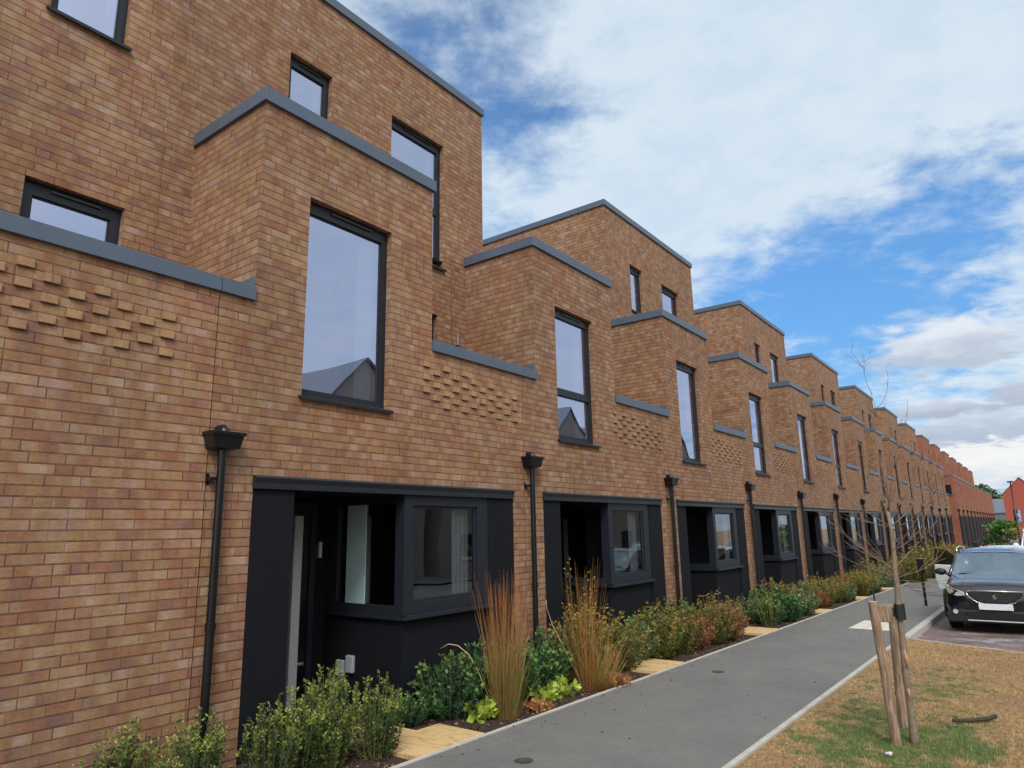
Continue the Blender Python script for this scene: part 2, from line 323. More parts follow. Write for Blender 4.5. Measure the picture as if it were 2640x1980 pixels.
# ------------------------------------------------------------------ mesh helpers
class MB:
    def __init__(s): s.v = []; s.f = []
    def quad(s, *p):
        i = len(s.v); s.v += [tuple(q) for q in p]; s.f.append(tuple(range(i, i+len(p)))); return s
    def box(s, x0, x1, y0, y1, z0, z1):
        i = len(s.v)
        s.v += [(x, y, z) for z in (z0, z1) for y in (y0, y1) for x in (x0, x1)]
        s.f += [tuple(i+k for k in f) for f in ((0, 2, 3, 1), (4, 5, 7, 6), (0, 1, 5, 4), (2, 6, 7, 3), (0, 4, 6, 2), (1, 3, 7, 5))]
        return s
    def prism(s, pts, d0, d1, axis='Y'):       # polygon pts (a, z) extruded along an axis
        i = len(s.v); k = len(pts)
        for d in (d0, d1):
            for a, z in pts: s.v.append((a, d, z) if axis == 'Y' else ((d, a, z) if axis == 'X' else (a, z, d)))
        s.f.append(tuple(range(i, i+k))[::-1]); s.f.append(tuple(range(i+k, i+2*k)))
        for j in range(k): s.f.append((i+j, i+(j+1) % k, i+k+(j+1) % k, i+k+j))
        return s
    def tube(s, pts, rad, seg=8, caps=True):
        pts = [Vector(p) for p in pts]; rad = rad if isinstance(rad, (list, tuple)) else [rad]*len(pts)
        base = len(s.v); up = Vector((.31, .17, .93))
        for j, p in enumerate(pts):
            d = (pts[min(j+1, len(pts)-1)]-pts[max(j-1, 0)]).normalized()
            a = d.cross(up if abs(d.dot(up)) < .95 else Vector((1, 0, 0))).normalized(); b = d.cross(a)
            for k in range(seg):
                an = 2*math.pi*k/seg; s.v.append(tuple(p+(a*math.cos(an)+b*math.sin(an))*rad[j]))
        for j in range(len(pts)-1):
            for k in range(seg):
                q0 = base+j*seg+k; q1 = base+j*seg+(k+1) % seg; s.f.append((q0, q1, q1+seg, q0+seg))
        if caps:
            s.f.append(tuple(base+k for k in range(seg))[::-1]); s.f.append(tuple(base+(len(pts)-1)*seg+k for k in range(seg)))
        return s
    def build(s, name, mt, parent=None, smooth=False, bevel=0.0, colors=None, fix=True):
        me = bpy.data.meshes.new(name); me.from_pydata(s.v, [], s.f)
        me.materials.append(M[mt] if isinstance(mt, str) else mt)
        if fix:
            bm = bmesh.new(); bm.from_mesh(me); bmesh.ops.recalc_face_normals(bm, faces=bm.faces[:]); bm.to_mesh(me); bm.free()
        uvmap(me)
        if smooth: me.polygons.foreach_set('use_smooth', [True]*len(me.polygons))
        o = bpy.data.objects.new(name, me); C.objects.link(o)
        if parent: o.parent = parent
        if bevel:
            b = o.modifiers.new('bevel', 'BEVEL'); b.width = bevel; b.segments = 2; b.limit_method = 'ANGLE'; b.harden_normals = False
        return o
def uvmap(me):
    nl = len(me.loops)
    if not nl: return
    co = np.empty(len(me.vertices)*3); me.vertices.foreach_get('co', co); co = co.reshape(-1, 3)
    vi = np.empty(nl, int); me.loops.foreach_get('vertex_index', vi)
    no = np.empty(len(me.polygons)*3); me.polygons.foreach_get('normal', no); no = np.abs(no.reshape(-1, 3))
    tot = np.empty(len(me.polygons), int); me.polygons.foreach_get('loop_total', tot)
    ax = np.repeat(no.argmax(1), tot); p = co[vi]; uv = np.empty((nl, 2))
    uv[:, 0] = np.where(ax == 0, p[:, 1], p[:, 0]); uv[:, 1] = np.where(ax == 2, p[:, 1], p[:, 2])
    uv += (10, 3)        # keep away from zero so that the courses count upward
    l = me.uv_layers.new(name='UVMap'); l.data.foreach_set('uv', uv.ravel())
def empty(name, loc, rz=0.0):
    o = bpy.data.objects.new(name, None); C.objects.link(o); o.location = loc; o.rotation_euler = (0, 0, rz); o.empty_display_size = .2; return o
def tag(o, label=None, cat=None, group=None, kind=None):
    if label: o['label'] = label
    if cat: o['category'] = cat
    if group: o['group'] = group
    if kind: o['kind'] = kind
    return o
def copy_tree(o, parent=None):
    c = o.copy(); C.objects.link(c)
    if parent: c.parent = parent
    for ch in [x for x in bpy.data.objects if x.parent is o]: copy_tree(ch, c)
    return c
def zg(Y): return -(.11+.017*Y) if Y < 30 else -.62-.004*(Y-30)

# ------------------------------------------------------------------ ground
ys = [-60, -20, -5, 0, 5, 10, 15, 20, 25, 30, 45, 60, 80, 120, 200, 400, 900]
def strip(name, mt, xs, dz, y0, y1, extra=()):
    yy = sorted({y0, y1, *[y for y in ys if y0 < y < y1], *extra}); mb = MB()
    for a, b in zip(yy, yy[1:]):
        for x0, x1 in zip(xs, xs[1:]):
            mb.quad((x0, a, zg(a)+dz), (x1, a, zg(a)+dz), (x1, b, zg(b)+dz), (x0, b, zg(b)+dz))
    return tag(mb.build(name, mt), kind='structure')
g = MB()
for a, b in zip(ys, ys[1:]):
    g.quad((-700, a, zg(a)-.19), (700, a, zg(a)-.19), (700, b, zg(b)-.19), (-700, b, zg(b)-.19))
tag(g.build('ground', 'lawn'), kind='structure')
strip('planting_bed', 'soil', [-1.42, 0, .6, 1.125], -.03, -8, 66)
strip('path', 'asphalt', [1.175, 2.2, 3.195], 0, -8, 140)
def edging(name, x0, x1, top, y0, y1, step=.915):
    mb = MB(); y = y0
    while y < y1:
        e = min(y+step-.006, y1); a, b = zg(y)+top, zg(e)+top; i = len(mb.v)
        mb.v += [(x0, y, a-.2), (x1, y, a-.2), (x0, e, b-.2), (x1, e, b-.2), (x0, y, a), (x1, y, a), (x0, e, b), (x1, e, b)]
        mb.f += [tuple(i+k for k in f) for f in ((4, 5, 7, 6), (0, 1, 5, 4), (2, 6, 7, 3), (0, 4, 6, 2), (1, 3, 7, 5))]
        y += step
    return tag(mb.build(name, 'concrete'), kind='structure')
edging('bed_edging', 1.127, 1.173, .008, -8, 100)
edging('path_edging', 3.197, 3.25, .008, -8, 14.1)
edging('road_kerb', 3.205, 3.33, .012, 14.12, 90)
# lawn: bounded by the oblique edging of the parking bay
LA = (3.25, 14.10); LB = (9.0, 11.35)
def lawn_y(x): return LA[1]+(x-LA[0])*(LB[1]-LA[1])/(LB[0]-LA[0])
mb = MB(); xs_ = [3.252, 4, 5, 6, 7, 8, 9]
rows = [-8, -4, 0, 2, 4, 6, 8, 10]
for x0, x1 in zip(xs_, xs_[1:]):
    for a, b in zip(rows, rows[1:]): mb.quad((x0, a, zg(a)-.012), (x1, a, zg(a)-.012), (x1, b, zg(b)-.012), (x0, b, zg(b)-.012))
    a0, a1 = lawn_y(x0)-.05, lawn_y(x1)-.05
    mb.quad((x0, 10, zg(10)-.012), (x1, 10, zg(10)-.012), (x1, a1, zg(a1)-.012), (x0, a0, zg(a0)-.012))
tag(mb.build('lawn', 'lawn'), kind='structure')
mb = MB(); n_ = 8
for i in range(n_):
    xa = LA[0]+.09+(LB[0]-LA[0])*i/n_; xb = LA[0]+.09+(LB[0]-LA[0])*(i+1)/n_-.01
    ya, yb = lawn_y(xa), lawn_y(xb); k = len(mb.v)
    for (x, y) in ((xa, ya-.05), (xa, ya), (xb, yb-.05), (xb, yb)):
        mb.v += [(x, y, zg(y)-.3), (x, y, zg(y)-.002)]
    mb.f += [tuple(k+q for q in f) for f in ((1, 5, 7, 3), (0, 1, 3, 2), (4, 6, 7, 5), (0, 4, 5, 1), (2, 3, 7, 6))]
tag(mb.build('lawn_edging', 'concrete'), kind='structure')
strip('parking_bay', 'paving', [3.33, 4.5, 6, 9], -.105, 10.5, 140, (14, 16))
strip('road', 'asphalt', [9.0, 12, 15.0], -.11, -20, 140)
strip('far_pavement', 'asphalt', [15.0, 17, 19.5], -.02, -20, 140)
# pale slab set in the path
mb = MB()
for a in (0, 1, 2):
    for c in (0, 1, 2):
        x0, y0 = 2.19+.245*a, 14.86+.52*c
        mb.quad((x0, y0, zg(y0)+.005), (x0+.24, y0, zg(y0)+.005), (x0+.24, y0+.51, zg(y0+.51)+.005), (x0, y0+.51, zg(y0+.51)+.005))
tag(mb.build('inspection_slab', 'tactile'), 'pale square slab set flush in the grey path behind the tree stake', 'slab')
for (x, y, r_), lb in zip([(1.86, 4.76, .075), (1.76, 9.22, .08)], ['round iron cover in the path at the bottom edge of the photo', 'round iron cover in the path in front of the second porch']):
    mb = MB(); seg = 20
    for (ra, rb, za, zb) in ((0, r_*.8, .008, .008), (r_*.86, r_, .006, .004)):
        for k in range(seg):
            a0, a1 = 2*math.pi*k/seg, 2*math.pi*(k+1)/seg
            P = lambda rr, an, z: (x+rr*math.cos(an), y+rr*1.05*math.sin(an), zg(y+rr*1.05*math.sin(an))+z)
            if ra == 0: mb.quad(P(0, 0, za), P(rb, a0, zb), P(rb, a1, zb))
            else: mb.quad(P(ra, a0, za), P(rb, a0, zb), P(rb, a1, zb), P(ra, a1, za))
    tag(mb.build('utility_cover', 'iron'), lb, 'cover')
# sandstone entrance slabs
ORD = ['first', 'second', 'third', 'fourth', 'fifth', 'sixth', 'seventh', 'eighth', 'ninth', 'tenth', 'eleventh', 'twelfth', 'thirteenth', 'fourteenth', 'fifteenth', 'sixteenth']
for n in range(0, 14):
    b = 2.98+4.43*n
    for k, (x0, x1, y0, y1, tz) in enumerate([(.545, 1.12, 1.34, 2.2, .0), (-.05, .535, 1.25, 1.92, -.004)]):
        r1 = random.uniform(-.006, .006); mb = MB(); i = 0
        P = lambda x, y, dz: (x, b+y, zg(b+y)+tz+dz)
        mb.v = [P(x, y, dz) for dz in (-.05, .012+r1) for (x, y) in ((x0, y0), (x1, y0), (x1, y1), (x0, y1))]
        mb.f = [(4, 5, 6, 7), (0, 1, 5, 4), (1, 2, 6, 5), (2, 3, 7, 6), (3, 0, 4, 7)]
        o = mb.build('paving_slab', 'sandstone', bevel=.006)
        tag(o, f"yellow sandstone slab {'beside the path' if k == 0 else 'nearer the door'} at the {ORD[n]} porch from the left", 'slab', 'sandstone entrance slabs')

# ------------------------------------------------------------------ houses
P_ = 4.43; B0 = 2.98; BX0, BX1 = .33, 2.645; SX = -1.3
def wall_x(mb, x, y0, y1, z0, z1, holes=(), rev=.13, facing=1):
    ys_ = sorted({y0, y1, *[min(max(h[k], y0), y1) for h in holes for k in (0, 1)]}); zs = sorted({z0, z1, *[min(max(h[k], z0), z1) for h in holes for k in (2, 3)]})
    for a, b in zip(ys_, ys_[1:]):
        for c, d in zip(zs, zs[1:]):
            ym, zm = (a+b)/2, (c+d)/2
            if any(h[0] < ym < h[1] and h[2] < zm < h[3] for h in holes): continue
            mb.quad((x, a, c), (x, b, c), (x, b, d), (x, a, d))
    for h in holes:
        if rev:
            ya, yb, za, zb = h; xi = x-rev
            mb.quad((x, ya, za), (x, ya, zb), (xi, ya, zb), (xi, ya, za)); mb.quad((x, yb, zb), (x, yb, za), (xi, yb, za), (xi, yb, zb))
            mb.quad((x, ya, zb), (x, yb, zb), (xi, yb, zb), (xi, ya, zb)); mb.quad((x, yb, za), (x, ya, za), (xi, ya, za), (xi, yb, za))
def window(parent, x, y0, y1, z0, z1, transom=None, sill=True, vent=True, curtain=0, glass='glass', fw=.065, left=None, room=.9, name='window'):
    """window in a wall facing +X; the frame is the window's own mesh"""
    xf, xb = x-.075, x-.125; mb = MB(); fl = left if left is not None else fw*.5
    top = .13 if vent else fw
    mb.box(xb, xf, y0, y0+fl, z0, z1); mb.box(xb, xf, y1-fw, y1, z0, z1)
    mb.box(xb, xf, y0+fl, y1-fw, z1-top, z1); mb.box(xb, xf, y0+fl, y1-fw, z0, z0+.07)
    if transom: mb.box(xb, xf, y0+fl, y1-fw, transom-.05, transom+.05)
    # inner bead
    for (a, b, c, d) in ([(y0+fl, y1-fw, z0+.07, z1-top)] if not transom else [(y0+fl, y1-fw, z0+.07, transom-.05), (y0+fl, y1-fw, transom+.05, z1-top)]):
        e = .014; xo = xf-.018
        mb.box(xb-.002, xo, a, a+e, c, d); mb.box(xb-.002, xo, b-e, b, c, d); mb.box(xb-.002, xo, a+e, b-e, d-e, d); mb.box(xb-.002, xo, a+e, b-e, c, c+e)
    w = mb.build(name, 'frame', parent)
    p = MB(); xg = x-.106
    if transom: p.quad((xg, y0+fl, z0+.07), (xg, y1-fw, z0+.07), (xg, y1-fw, transom-.05), (xg, y0+fl, transom-.05)); p.quad((xg, y0+fl, transom+.05), (xg, y1-fw, transom+.05), (xg, y1-fw, z1-top), (xg, y0+fl, z1-top))
    else: p.quad((xg, y0+fl, z0+.07), (xg, y1-fw, z0+.07), (xg, y1-fw, z1-top), (xg, y0+fl, z1-top))
    p.build('pane', glass, w, fix=False)
    if vent:
        wd = y1-y0; MB().box(xf-.002, xf+.018, y0+wd*.28, y1-wd*.22, z1-.062, z1-.04).build('trickle_vent', 'blackgloss', w)
    if sill:
        s_ = MB(); s_.prism([(xb, z0+.01), (x+.045, z0-.012), (x+.045, z0-.045), (x+.03, z0-.045), (x+.03, z0-.025), (xb, z0-.02)], y0-.035, y1+.035, 'Y').build('sill', 'frame', w)
    if curtain:
        cb = MB(); c0 = y1-fw-(y1-y0)*curtain; nseg = 14; yy = [c0+(y1-fw-c0)*i/nseg for i in range(nseg+1)]; xx = [x-.20-.012*math.sin(i*1.9) for i in range(nseg+1)]
        for i in range(nseg): cb.quad((xx[i], yy[i], z0-.05), (xx[i+1], yy[i+1], z0-.05), (xx[i+1], yy[i+1], z1), (xx[i], yy[i], z1))
        cb.build('curtain', 'curtain', w, smooth=True)
    if room:      # the room one sees through the glass
        a, b, c, d = y0-.25, y1+.25, z0-.35, z1+.15; xr0, xr1 = x-.14, x-.14-room; r = MB()
        r.quad((xr1, a, c), (xr1, b, c), (xr1, b, d), (xr1, a, d)); r.quad((xr0, a, c), (xr1, a, c), (xr1, a, d), (xr0, a, d)); r.quad((xr0, b, c), (xr1, b, c), (xr1, b, d), (xr0, b, d))
        r.quad((xr0, a, d), (xr1, a, d), (xr1, b, d), (xr0, b, d)); r.quad((xr0, a, c), (xr1, a, c), (xr1, b, c), (xr0, b, c))
        r.build('room_lining', 'room', w)
    return w
def downpipe(parent, y, ztop, x=.0, zbot=-1.0, mt='blackgloss'):
    px = x+.075; mb = MB(); mb.tube([(px, y, zbot), (px, y, ztop-.13)], .034, 14)
    for zc_ in (ztop-.14, .9, -.3): mb.tube([(px, y, zc_-.03), (px, y, zc_+.03)], .041, 14)
    dp = mb.build('downpipe', mt, parent, smooth=False)
    h = MB(); i0 = 0
    def ring(hw, x0, x1, z): h.v.extend([(x0, y-hw, z), (x1, y-hw, z), (x1, y+hw, z), (x0, y+hw, z)])
    ring(.045, x+.03, x+.115, ztop-.15); ring(.115, x+.003, x+.145, ztop-.135); ring(.135, x+.003, x+.165, ztop-.03); ring(.15, x+.003, x+.18, ztop-.03); ring(.15, x+.003, x+.18, ztop); ring(.13, x+.02, x+.16, ztop); ring(.12, x+.03, x+.15, ztop-.07)
    for r_ in range(6):
        for k in range(4): a = r_*4+k; b = r_*4+(k+1) % 4; h.f.append((a, b, b+4, a+4))
    h.f.append((24, 25, 26, 27)); h.f.append((3, 2, 1, 0)); h.build('hopper', mt, dp, bevel=.004)
    o = MB().tube([(x-.02, y, ztop+.03), (x+.06, y, ztop+.028), (x+.085, y, ztop+.01), (x+.09, y, ztop-.04)], .042, 12); o.build('outlet_spout', mt, dp, smooth=True)
    br = MB(); br.box(x-.01, px, y-.085, y-.03, ztop-.40, ztop-.37); br.box(x-.004, x+.006, y-.09, y-.06, ztop-.43, ztop-.34); br.build('bracket', mt, dp)
    return dp
def porch(parent, n):
    """black surround with a recessed door and a corner bay window, local y"""
    zb = -1.15; a, c, d, e, f = .43, .86, 2.26, 3.67, 4.18; T = 2.0
    mb = MB()
    mb.box(-.12, -.004, a+.003, c, zb, T); mb.box(-.12, -.004, e, f-.003, zb, T)      # cheeks
    mb.box(-.12, -.03, d+.06, e, zb, .70)                                     # apron below the bay window
    mb.box(SX, -.03, d, d+.06, zb, .70)                                       # apron round the corner
    mb.box(SX-.06, SX, c-.06, e, zb, T)                                      # back of the recess (the door stands on it)
    mb.box(SX, -.12, c-.06, c, zb, T)                                         # left cheek of the recess
    mb.box(SX, -.004, a+.003, f-.003, T, 2.03)                                # soffit
    s = mb.build('porch_surround', 'black', parent)
    h = MB().prism([(-.02, 2.03), (-.02, 2.108), (.05, 2.108), (.055, 2.09), (.03, 2.045), (.03, T-.005), (-.002, T-.005), (-.002, 2.03)], a-.005, f-.03, 'Y')
    h.build('header_flashing', 'header', parent)
    # bay window: front light
    fr = MB(); xo, xi = -.012, -.075; z0, z1 = .75, T
    fr.box(xi, xo, d-.0, d+.13, z0, z1)              # corner post
    fr.box(xi, xo, d+.13, e, z1-.12, z1); fr.box(xi, xo, d+.13, e, z0, z0+.12); fr.box(xi, xo, e-.2, e-.0, z0+.12, z1-.12)
    fr.box(xi-.01, xo-.02, d+.13, d+.165, z0+.12, z1-.12); fr.box(xi-.01, xo-.02, e-.235, e-.2, z0+.12, z1-.12)
    fr.box(xi-.01, xo-.02, d+.165, e-.235, z1-.15, z1-.12); fr.box(xi-.01, xo-.02, d+.165, e-.235, z0+.12, z0+.15)
    # side light facing the door path
    fr.box(SX+.1, SX+.19, d+.005, d+.07, z0, z1); fr.box(SX+.19, xi, d+.005, d+.07, z1-.09, z1); fr.box(SX+.19, xi, d+.005, d+.07, z0, z0+.09); fr.box(-.16, xi, d+.005, d+.07, z0+.09, z1-.09)
    fr.box(SX, SX+.1, d+.005, d+.07, .70, z1)
    w = fr.build('bay_window', 'frame', parent, bevel=.004)
    MB().quad((-.055, d+.14, z0+.12), (-.055, e-.2, z0+.12), (-.055, e-.2, z1-.12), (-.055, d+.14, z1-.12)).build('pane', 'glass_low', w, fix=False)
    MB().quad((SX+.19, d+.04, z0+.09), (-.16, d+.04, z0+.09), (-.16, d+.04, z1-.09), (SX+.19, d+.04, z1-.09)).build('pane', 'glass_low', w, fix=False)
    sl = MB(); sl.box(-.03, .05, d-.05, e+.02, .705, .735); sl.box(SX+.12, -.03, d-.05, d+.005, .705, .735); sl.box(-.08, .04, d+.005, e, .735, .75); sl.box(SX+.12, -.08, d-.04, d+.07, .735, .75)
    sl.build('sill', 'frame', w, bevel=.004)
    cb = MB(); nb = 12; c0, c1 = e-.50, e-.2
    yy = [c0+(c1-c0)*i/nb for i in range(nb+1)]; xx = [-.16-.008*math.sin(i*2.1) for i in range(nb+1)]
    for i in range(nb): cb.quad((xx[i], yy[i], .7), (xx[i+1], yy[i+1], .7), (xx[i+1], yy[i+1], T), (xx[i], yy[i], T))
    cb.build('curtain', 'curtain', w, smooth=True)
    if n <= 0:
        bl = MB().box(-.97, -.65, d+.022, d+.034, z0+.09, z1-.09); bl.build('pale_panel', 'pale_teal', w)  # pale teal strip on the outer face of the side pane
    r = MB(); xa, xb_, ya, yb_, za, zt_ = -.3, -3.2, d+.9, e+.2, -.3, T+.2
    r.quad((xb_, d+.2, za), (xb_, yb_, za), (xb_, yb_, zt_), (xb_, d+.2, zt_)); r.quad((-.14, yb_, za), (xb_, yb_, za), (xb_, yb_, zt_), (-.14, yb_, zt_)); r.quad((-.14, d+.08, za), (xb_, d+.08, za), (xb_, yb_, za), (-.14, yb_, za))
    r.quad((-.14, d+.08, T+.04), (xb_, d+.08, T+.04), (xb_, yb_, T+.04), (-.14, yb_, T+.04)); r.quad((SX-.07, d+.2, za), (xb_, d+.2, za), (xb_, d+.2, zt_), (SX-.07, d+.2, zt_))
    r.build('room_lining', 'room', w)
    # door on the back wall
    xd = SX+.004; dr = MB(); dr.box(xd, xd+.045, 1.0, 1.98, zb, 1.88); dr.build_name = None
    dd = dr.build('door', 'blackgloss', parent)
    MB().box(xd, xd+.07, .93, 1.0, zb, 1.95).box(xd, xd+.07, 1.98, 2.05, zb, 1.95).box(xd, xd+.07, 1.0, 1.98, 1.88, 1.95).build('door_frame', 'frame', dd)
    if n == 0: MB().box(xd+.045, xd+.09, 1.745, 1.855, zb, 1.80).build('glazing_strip', 'white', dd, bevel=.004)
    else: MB().box(xd+.045, xd+.055, 1.62, 1.76, .65, 1.78).build('glazing_strip', 'pale_teal', dd)
    MB().box(xd+.045, xd+.06, 1.87, 1.96, .20, .235).build('letter_plate', 'chrome', dd)
    MB().box(SX, SX+.03, 2.135, 2.175, 1.33, 1.51).build('wall_light', 'white', parent, bevel=.006)
    kp = MB().box(SX, SX+.02, 2.06, 2.115, 1.30, 1.48)
    for q in range(4): kp.box(SX+.02, SX+.024, 2.07, 2.105, 1.33+.035*q, 1.35+.035*q)
    kp.build('entry_keypad', 'header', parent)
    if n == 0:
        MB().box(-1.02, -.90, d-.045, d-.001, .07, .24).build('meter_box', 'beige', parent, bevel=.012)
        MB().box(-.86, -.74, d-.045, d-.001, .12, .30).build('meter_box', 'beige', parent, bevel=.012)
def deco(parent, y0, mt='header_brick', x=0.0):
    mb = MB()
    for i in range(11):
        for r in range(7):
            if (i+r) % 2: continue
            if (i, r) in ((8, 6), (9, 5), (6, 6), (10, 6), (0, 0)): continue
            pr = .021+random.uniform(-.003, .003); ya = y0+.16875*i; za = 3.0+.075*r
            mb.box(x-.01, x+pr, ya, ya+.103, za+.009, za+.074)
    return mb.build('projecting_bricks', mt, parent)
def coping(parent, boxes, name='coping', mt='coping'):
    mb = MB()
    for b in boxes: mb.box(*b)
    return mb.build(name, mt, parent, bevel=.004)
ZB = -1.2
def house(n, block=None, transom=None, deco_y=None, hop=2.48, mt='brick'):
    h = empty('terraced_house', (0, B0+P_*n, 0)); e = .003
    w = MB(); L = P_-e; CT = 5.70; PT = 3.67
    win = (.88, 1.985, 2.885, 4.92); plain = n < 0
    pil = (.43, 4.18, ZB-1, 2.11)
    wall_x(w, 0, e, L, ZB, 2.99, ([pil, (win[0], win[1], win[2], 2.99)] if not plain else []), 0)
    if plain: wall_x(w, 0, BX0, BX1, 2.99, PT, [], 0)
    else: wall_x(w, 0, BX0, BX1, 2.99, CT, [(win[0], win[1], 2.99, win[3])], 0)
    wall_x(w, 0, e, BX0, 2.99, PT, [], 0); wall_x(w, 0, BX1, L, 2.99, PT, [], 0)
    rv = MB()
    for (ya, yb, za, zb_) in (win,)*(not plain): wall_x(w, 0, ya, yb, za, zb_, [(ya, yb, za, zb_)], .13)
    if not plain: w.quad((0, .43, ZB), (0, .43, 2.11), (-.12, .43, 2.11), (-.12, .43, ZB)); w.quad((0, 4.18, ZB), (0, 4.18, 2.11), (-.12, 4.18, 2.11), (-.12, 4.18, ZB)); w.quad((0, .43, 2.11), (0, 4.18, 2.11), (-.12, 4.18, 2.11), (-.12, .43, 2.11))
    # sides of the projecting first-floor box, back of the parapet
    for yy in (BX0, BX1)*(not plain): w.quad((0, yy, 2.9), (0, yy, CT), (SX, yy, CT), (SX, yy, 2.9))
    w.quad((-.22, BX1, 2.9), (-.22, L, 2.9), (-.22, L, PT), (-.22, BX1, PT)); w.quad((-.22, e, 2.9), (-.22, BX0, 2.9), (-.22, BX0, PT), (-.22, e, PT))
    # set-back wall
    TD = (3.28, 4.12, 2.95, 4.74); zt = 8.60; holes = [TD]; tops = []
    if block is None:
        wall_x(w, SX, e, L, 2.9, CT-.002, holes, .13)
    else:
        y0b, y1b, smalls, talls = block
        if y1b > L: wall_x(w, SX, L, y1b, CT-.01, zt, [], 0); u1 = L
        else: u1 = P_
        hh = [(a, b, 6.45, 7.56) for a, b in smalls]+[(a, b, 5.50, 7.56) for a, b in talls]
        u0 = max(y0b, 0)
        if y0b > e: wall_x(w, SX, e, y0b, 2.9, CT-.002, [], 0)
        inn = [q for q in hh if q[1] <= u1]; wall_x(w, SX, u0, u1, 2.9, zt, [TD]+inn, .13)
        for yy in (y0b, y1b): w.quad((SX, yy, 5.5), (SX, yy, zt), (-8, yy, zt), (-8, yy, 5.5))
        w.quad((-8, y0b, 5.5), (-8, y1b, 5.5), (-8, y1b, zt), (-8, y0b, zt))
    w.quad((-8, 0, ZB), (-8, P_, ZB), (-8, P_, CT), (-8, 0, CT))
    w.quad((-7.9, L-.08, ZB), (SX-.1, L-.08, ZB), (SX-.1, L-.08, CT-.3), (-7.9, L-.08, CT-.3))
    wall = w.build('wall', mt, h, fix=False)
    rf = MB(); rf.quad((-.22, 0, 2.93), (-.22, P_, 2.93), (SX, P_, 2.93), (SX, 0, 2.93)); (rf.quad((0, BX0, 5.6), (0, BX1, 5.6), (SX, BX1, 5.6), (SX, BX0, 5.6)) if not plain else None); rf.quad((SX, 0, 5.62), (SX, P_, 5.62), (-8, P_, 5.62), (-8, 0, 5.62))
    if block: rf.quad((SX, block[0], 8.5), (SX, block[1], 8.5), (-8, block[1], 8.5), (-8, block[0], 8.5))
    rf.build('roof', 'roof', h)
    # copings: an upright metal face with a small drip
    o_ = .035
    coping(h, [(-.25, o_, BX1+.002, L, PT-.002, PT+.13)], 'parapet_coping'); coping(h, [(-.25, o_, e, BX0-.002, PT-.001, PT+.13)], 'parapet_coping'); coping(h, [(-.36, .0, BX0-.03, BX0-.002, PT+.13, PT+.22)], 'flashing') if not plain else coping(h, [(-.25, o_, BX0, BX1, PT-.0015, PT+.13)], 'parapet_coping')
    if not plain: coping(h, [(-.2, o_, BX0-o_, BX1+o_, CT-.003, CT+.14), (SX+.004, -.2, BX0-o_, BX0+.16, CT-.003, CT+.14), (SX+.004, -.2, BX1-.16, BX1+o_, CT-.003, CT+.14)], 'box_coping')
    if block:
        y0b, y1b = block[:2]
        coping(h, [(SX-.2, SX+o_, y0b-(o_ if y0b > .1 else 0), y1b+(o_ if y1b > P_ else 0), zt-.003, zt+.13)]+([(-8, SX-.2, y0b-o_, y0b+.16, zt-.003, zt+.13)] if y0b > .1 else [])+[ (-8, SX-.2, y1b-.16, y1b+o_, zt-.003, zt+.13)], 'roof_coping')
        for a, b in block[2]: window(h, SX, a, b, 6.45, 7.56, curtain=.12, fw=.075, left=.07)
        for a, b in block[3]: window(h, SX, a, b, 5.50, 7.56, transom=6.42, curtain=.10, fw=.08)
    if block is None or block[0] > .1:
        y1_ = L if block is None else min(block[0]-o_, L); coping(h, [(SX-.2, SX+o_, BX1+o_+.002 if block is None else e, y1_, CT-.004, CT+.135)] if block is None else [(SX-.2, SX+o_, e, BX0-o_-.002, CT-.004, CT+.135)], 'wall_coping')
    if not plain: window(h, 0, *win, transom=transom, curtain=.22, fw=.075, left=.02)
    window(h, SX, *TD, sill=False, fw=.09, left=.09, name='terrace_door')
    deco(h, deco_y if deco_y is not None else 2.5)
    downpipe(h, .085, hop)
    if n != 0: MB().box(SX, SX+.05, .09, .15, 4.36, 4.52).build('wall_light', 'chrome', h, bevel=.006)
    if n >= 0: porch(h, n)
    return h
g_ = 'brown brick terraced houses along the path'
hL = house(-1, (0, P_, [(3.29, 3.97)], []), deco_y=2.27)
h0 = house(0, (0, 5.2, [(1.42, 2.07)], [(3.14, 4.24)]), deco_y=2.5, hop=2.44)
h1 = house(1, None, transom=3.62, deco_y=2.54, hop=2.56)
h2 = house(2, (.58, 5.41, [(1.68, 2.30)], [(3.38, 4.40)]), deco_y=2.5, hop=2.49)
hs = [hL, h0, h1, h2]
for n in range(3, 14):
    c = copy_tree(h1 if n % 2 else h2); c.location = (0, B0+P_*n, 0); hs.append(c)
desc = ['leftmost brown brick house, mostly blank wall cut by the left edge of the photo', 'brown brick house with the largest porch, big first-floor window and tall top storey',
        'brown brick house without top storey, right of the nearest one, transom across its tall window', 'brown brick house with the third porch from the left and an undivided tall window']
for i, o in enumerate(hs):
    n = i-1
    if i < 4: lb = desc[i]
    else: lb = f"{ORD[n]} brown brick house from the left with a porch, " + ("no top storey" if n % 2 else "top storey set back behind the coping")
    tag(o, lb, 'house', g_, 'thing')
# fix wording for the first counted ones (porches counted from the nearest)
for i in range(4, 15):
    n = i-1
    hs[i]['label'] = f"brown brick house with the {ORD[n]} porch from the left, " + ("no top storey" if n % 2 else "set-back top storey")

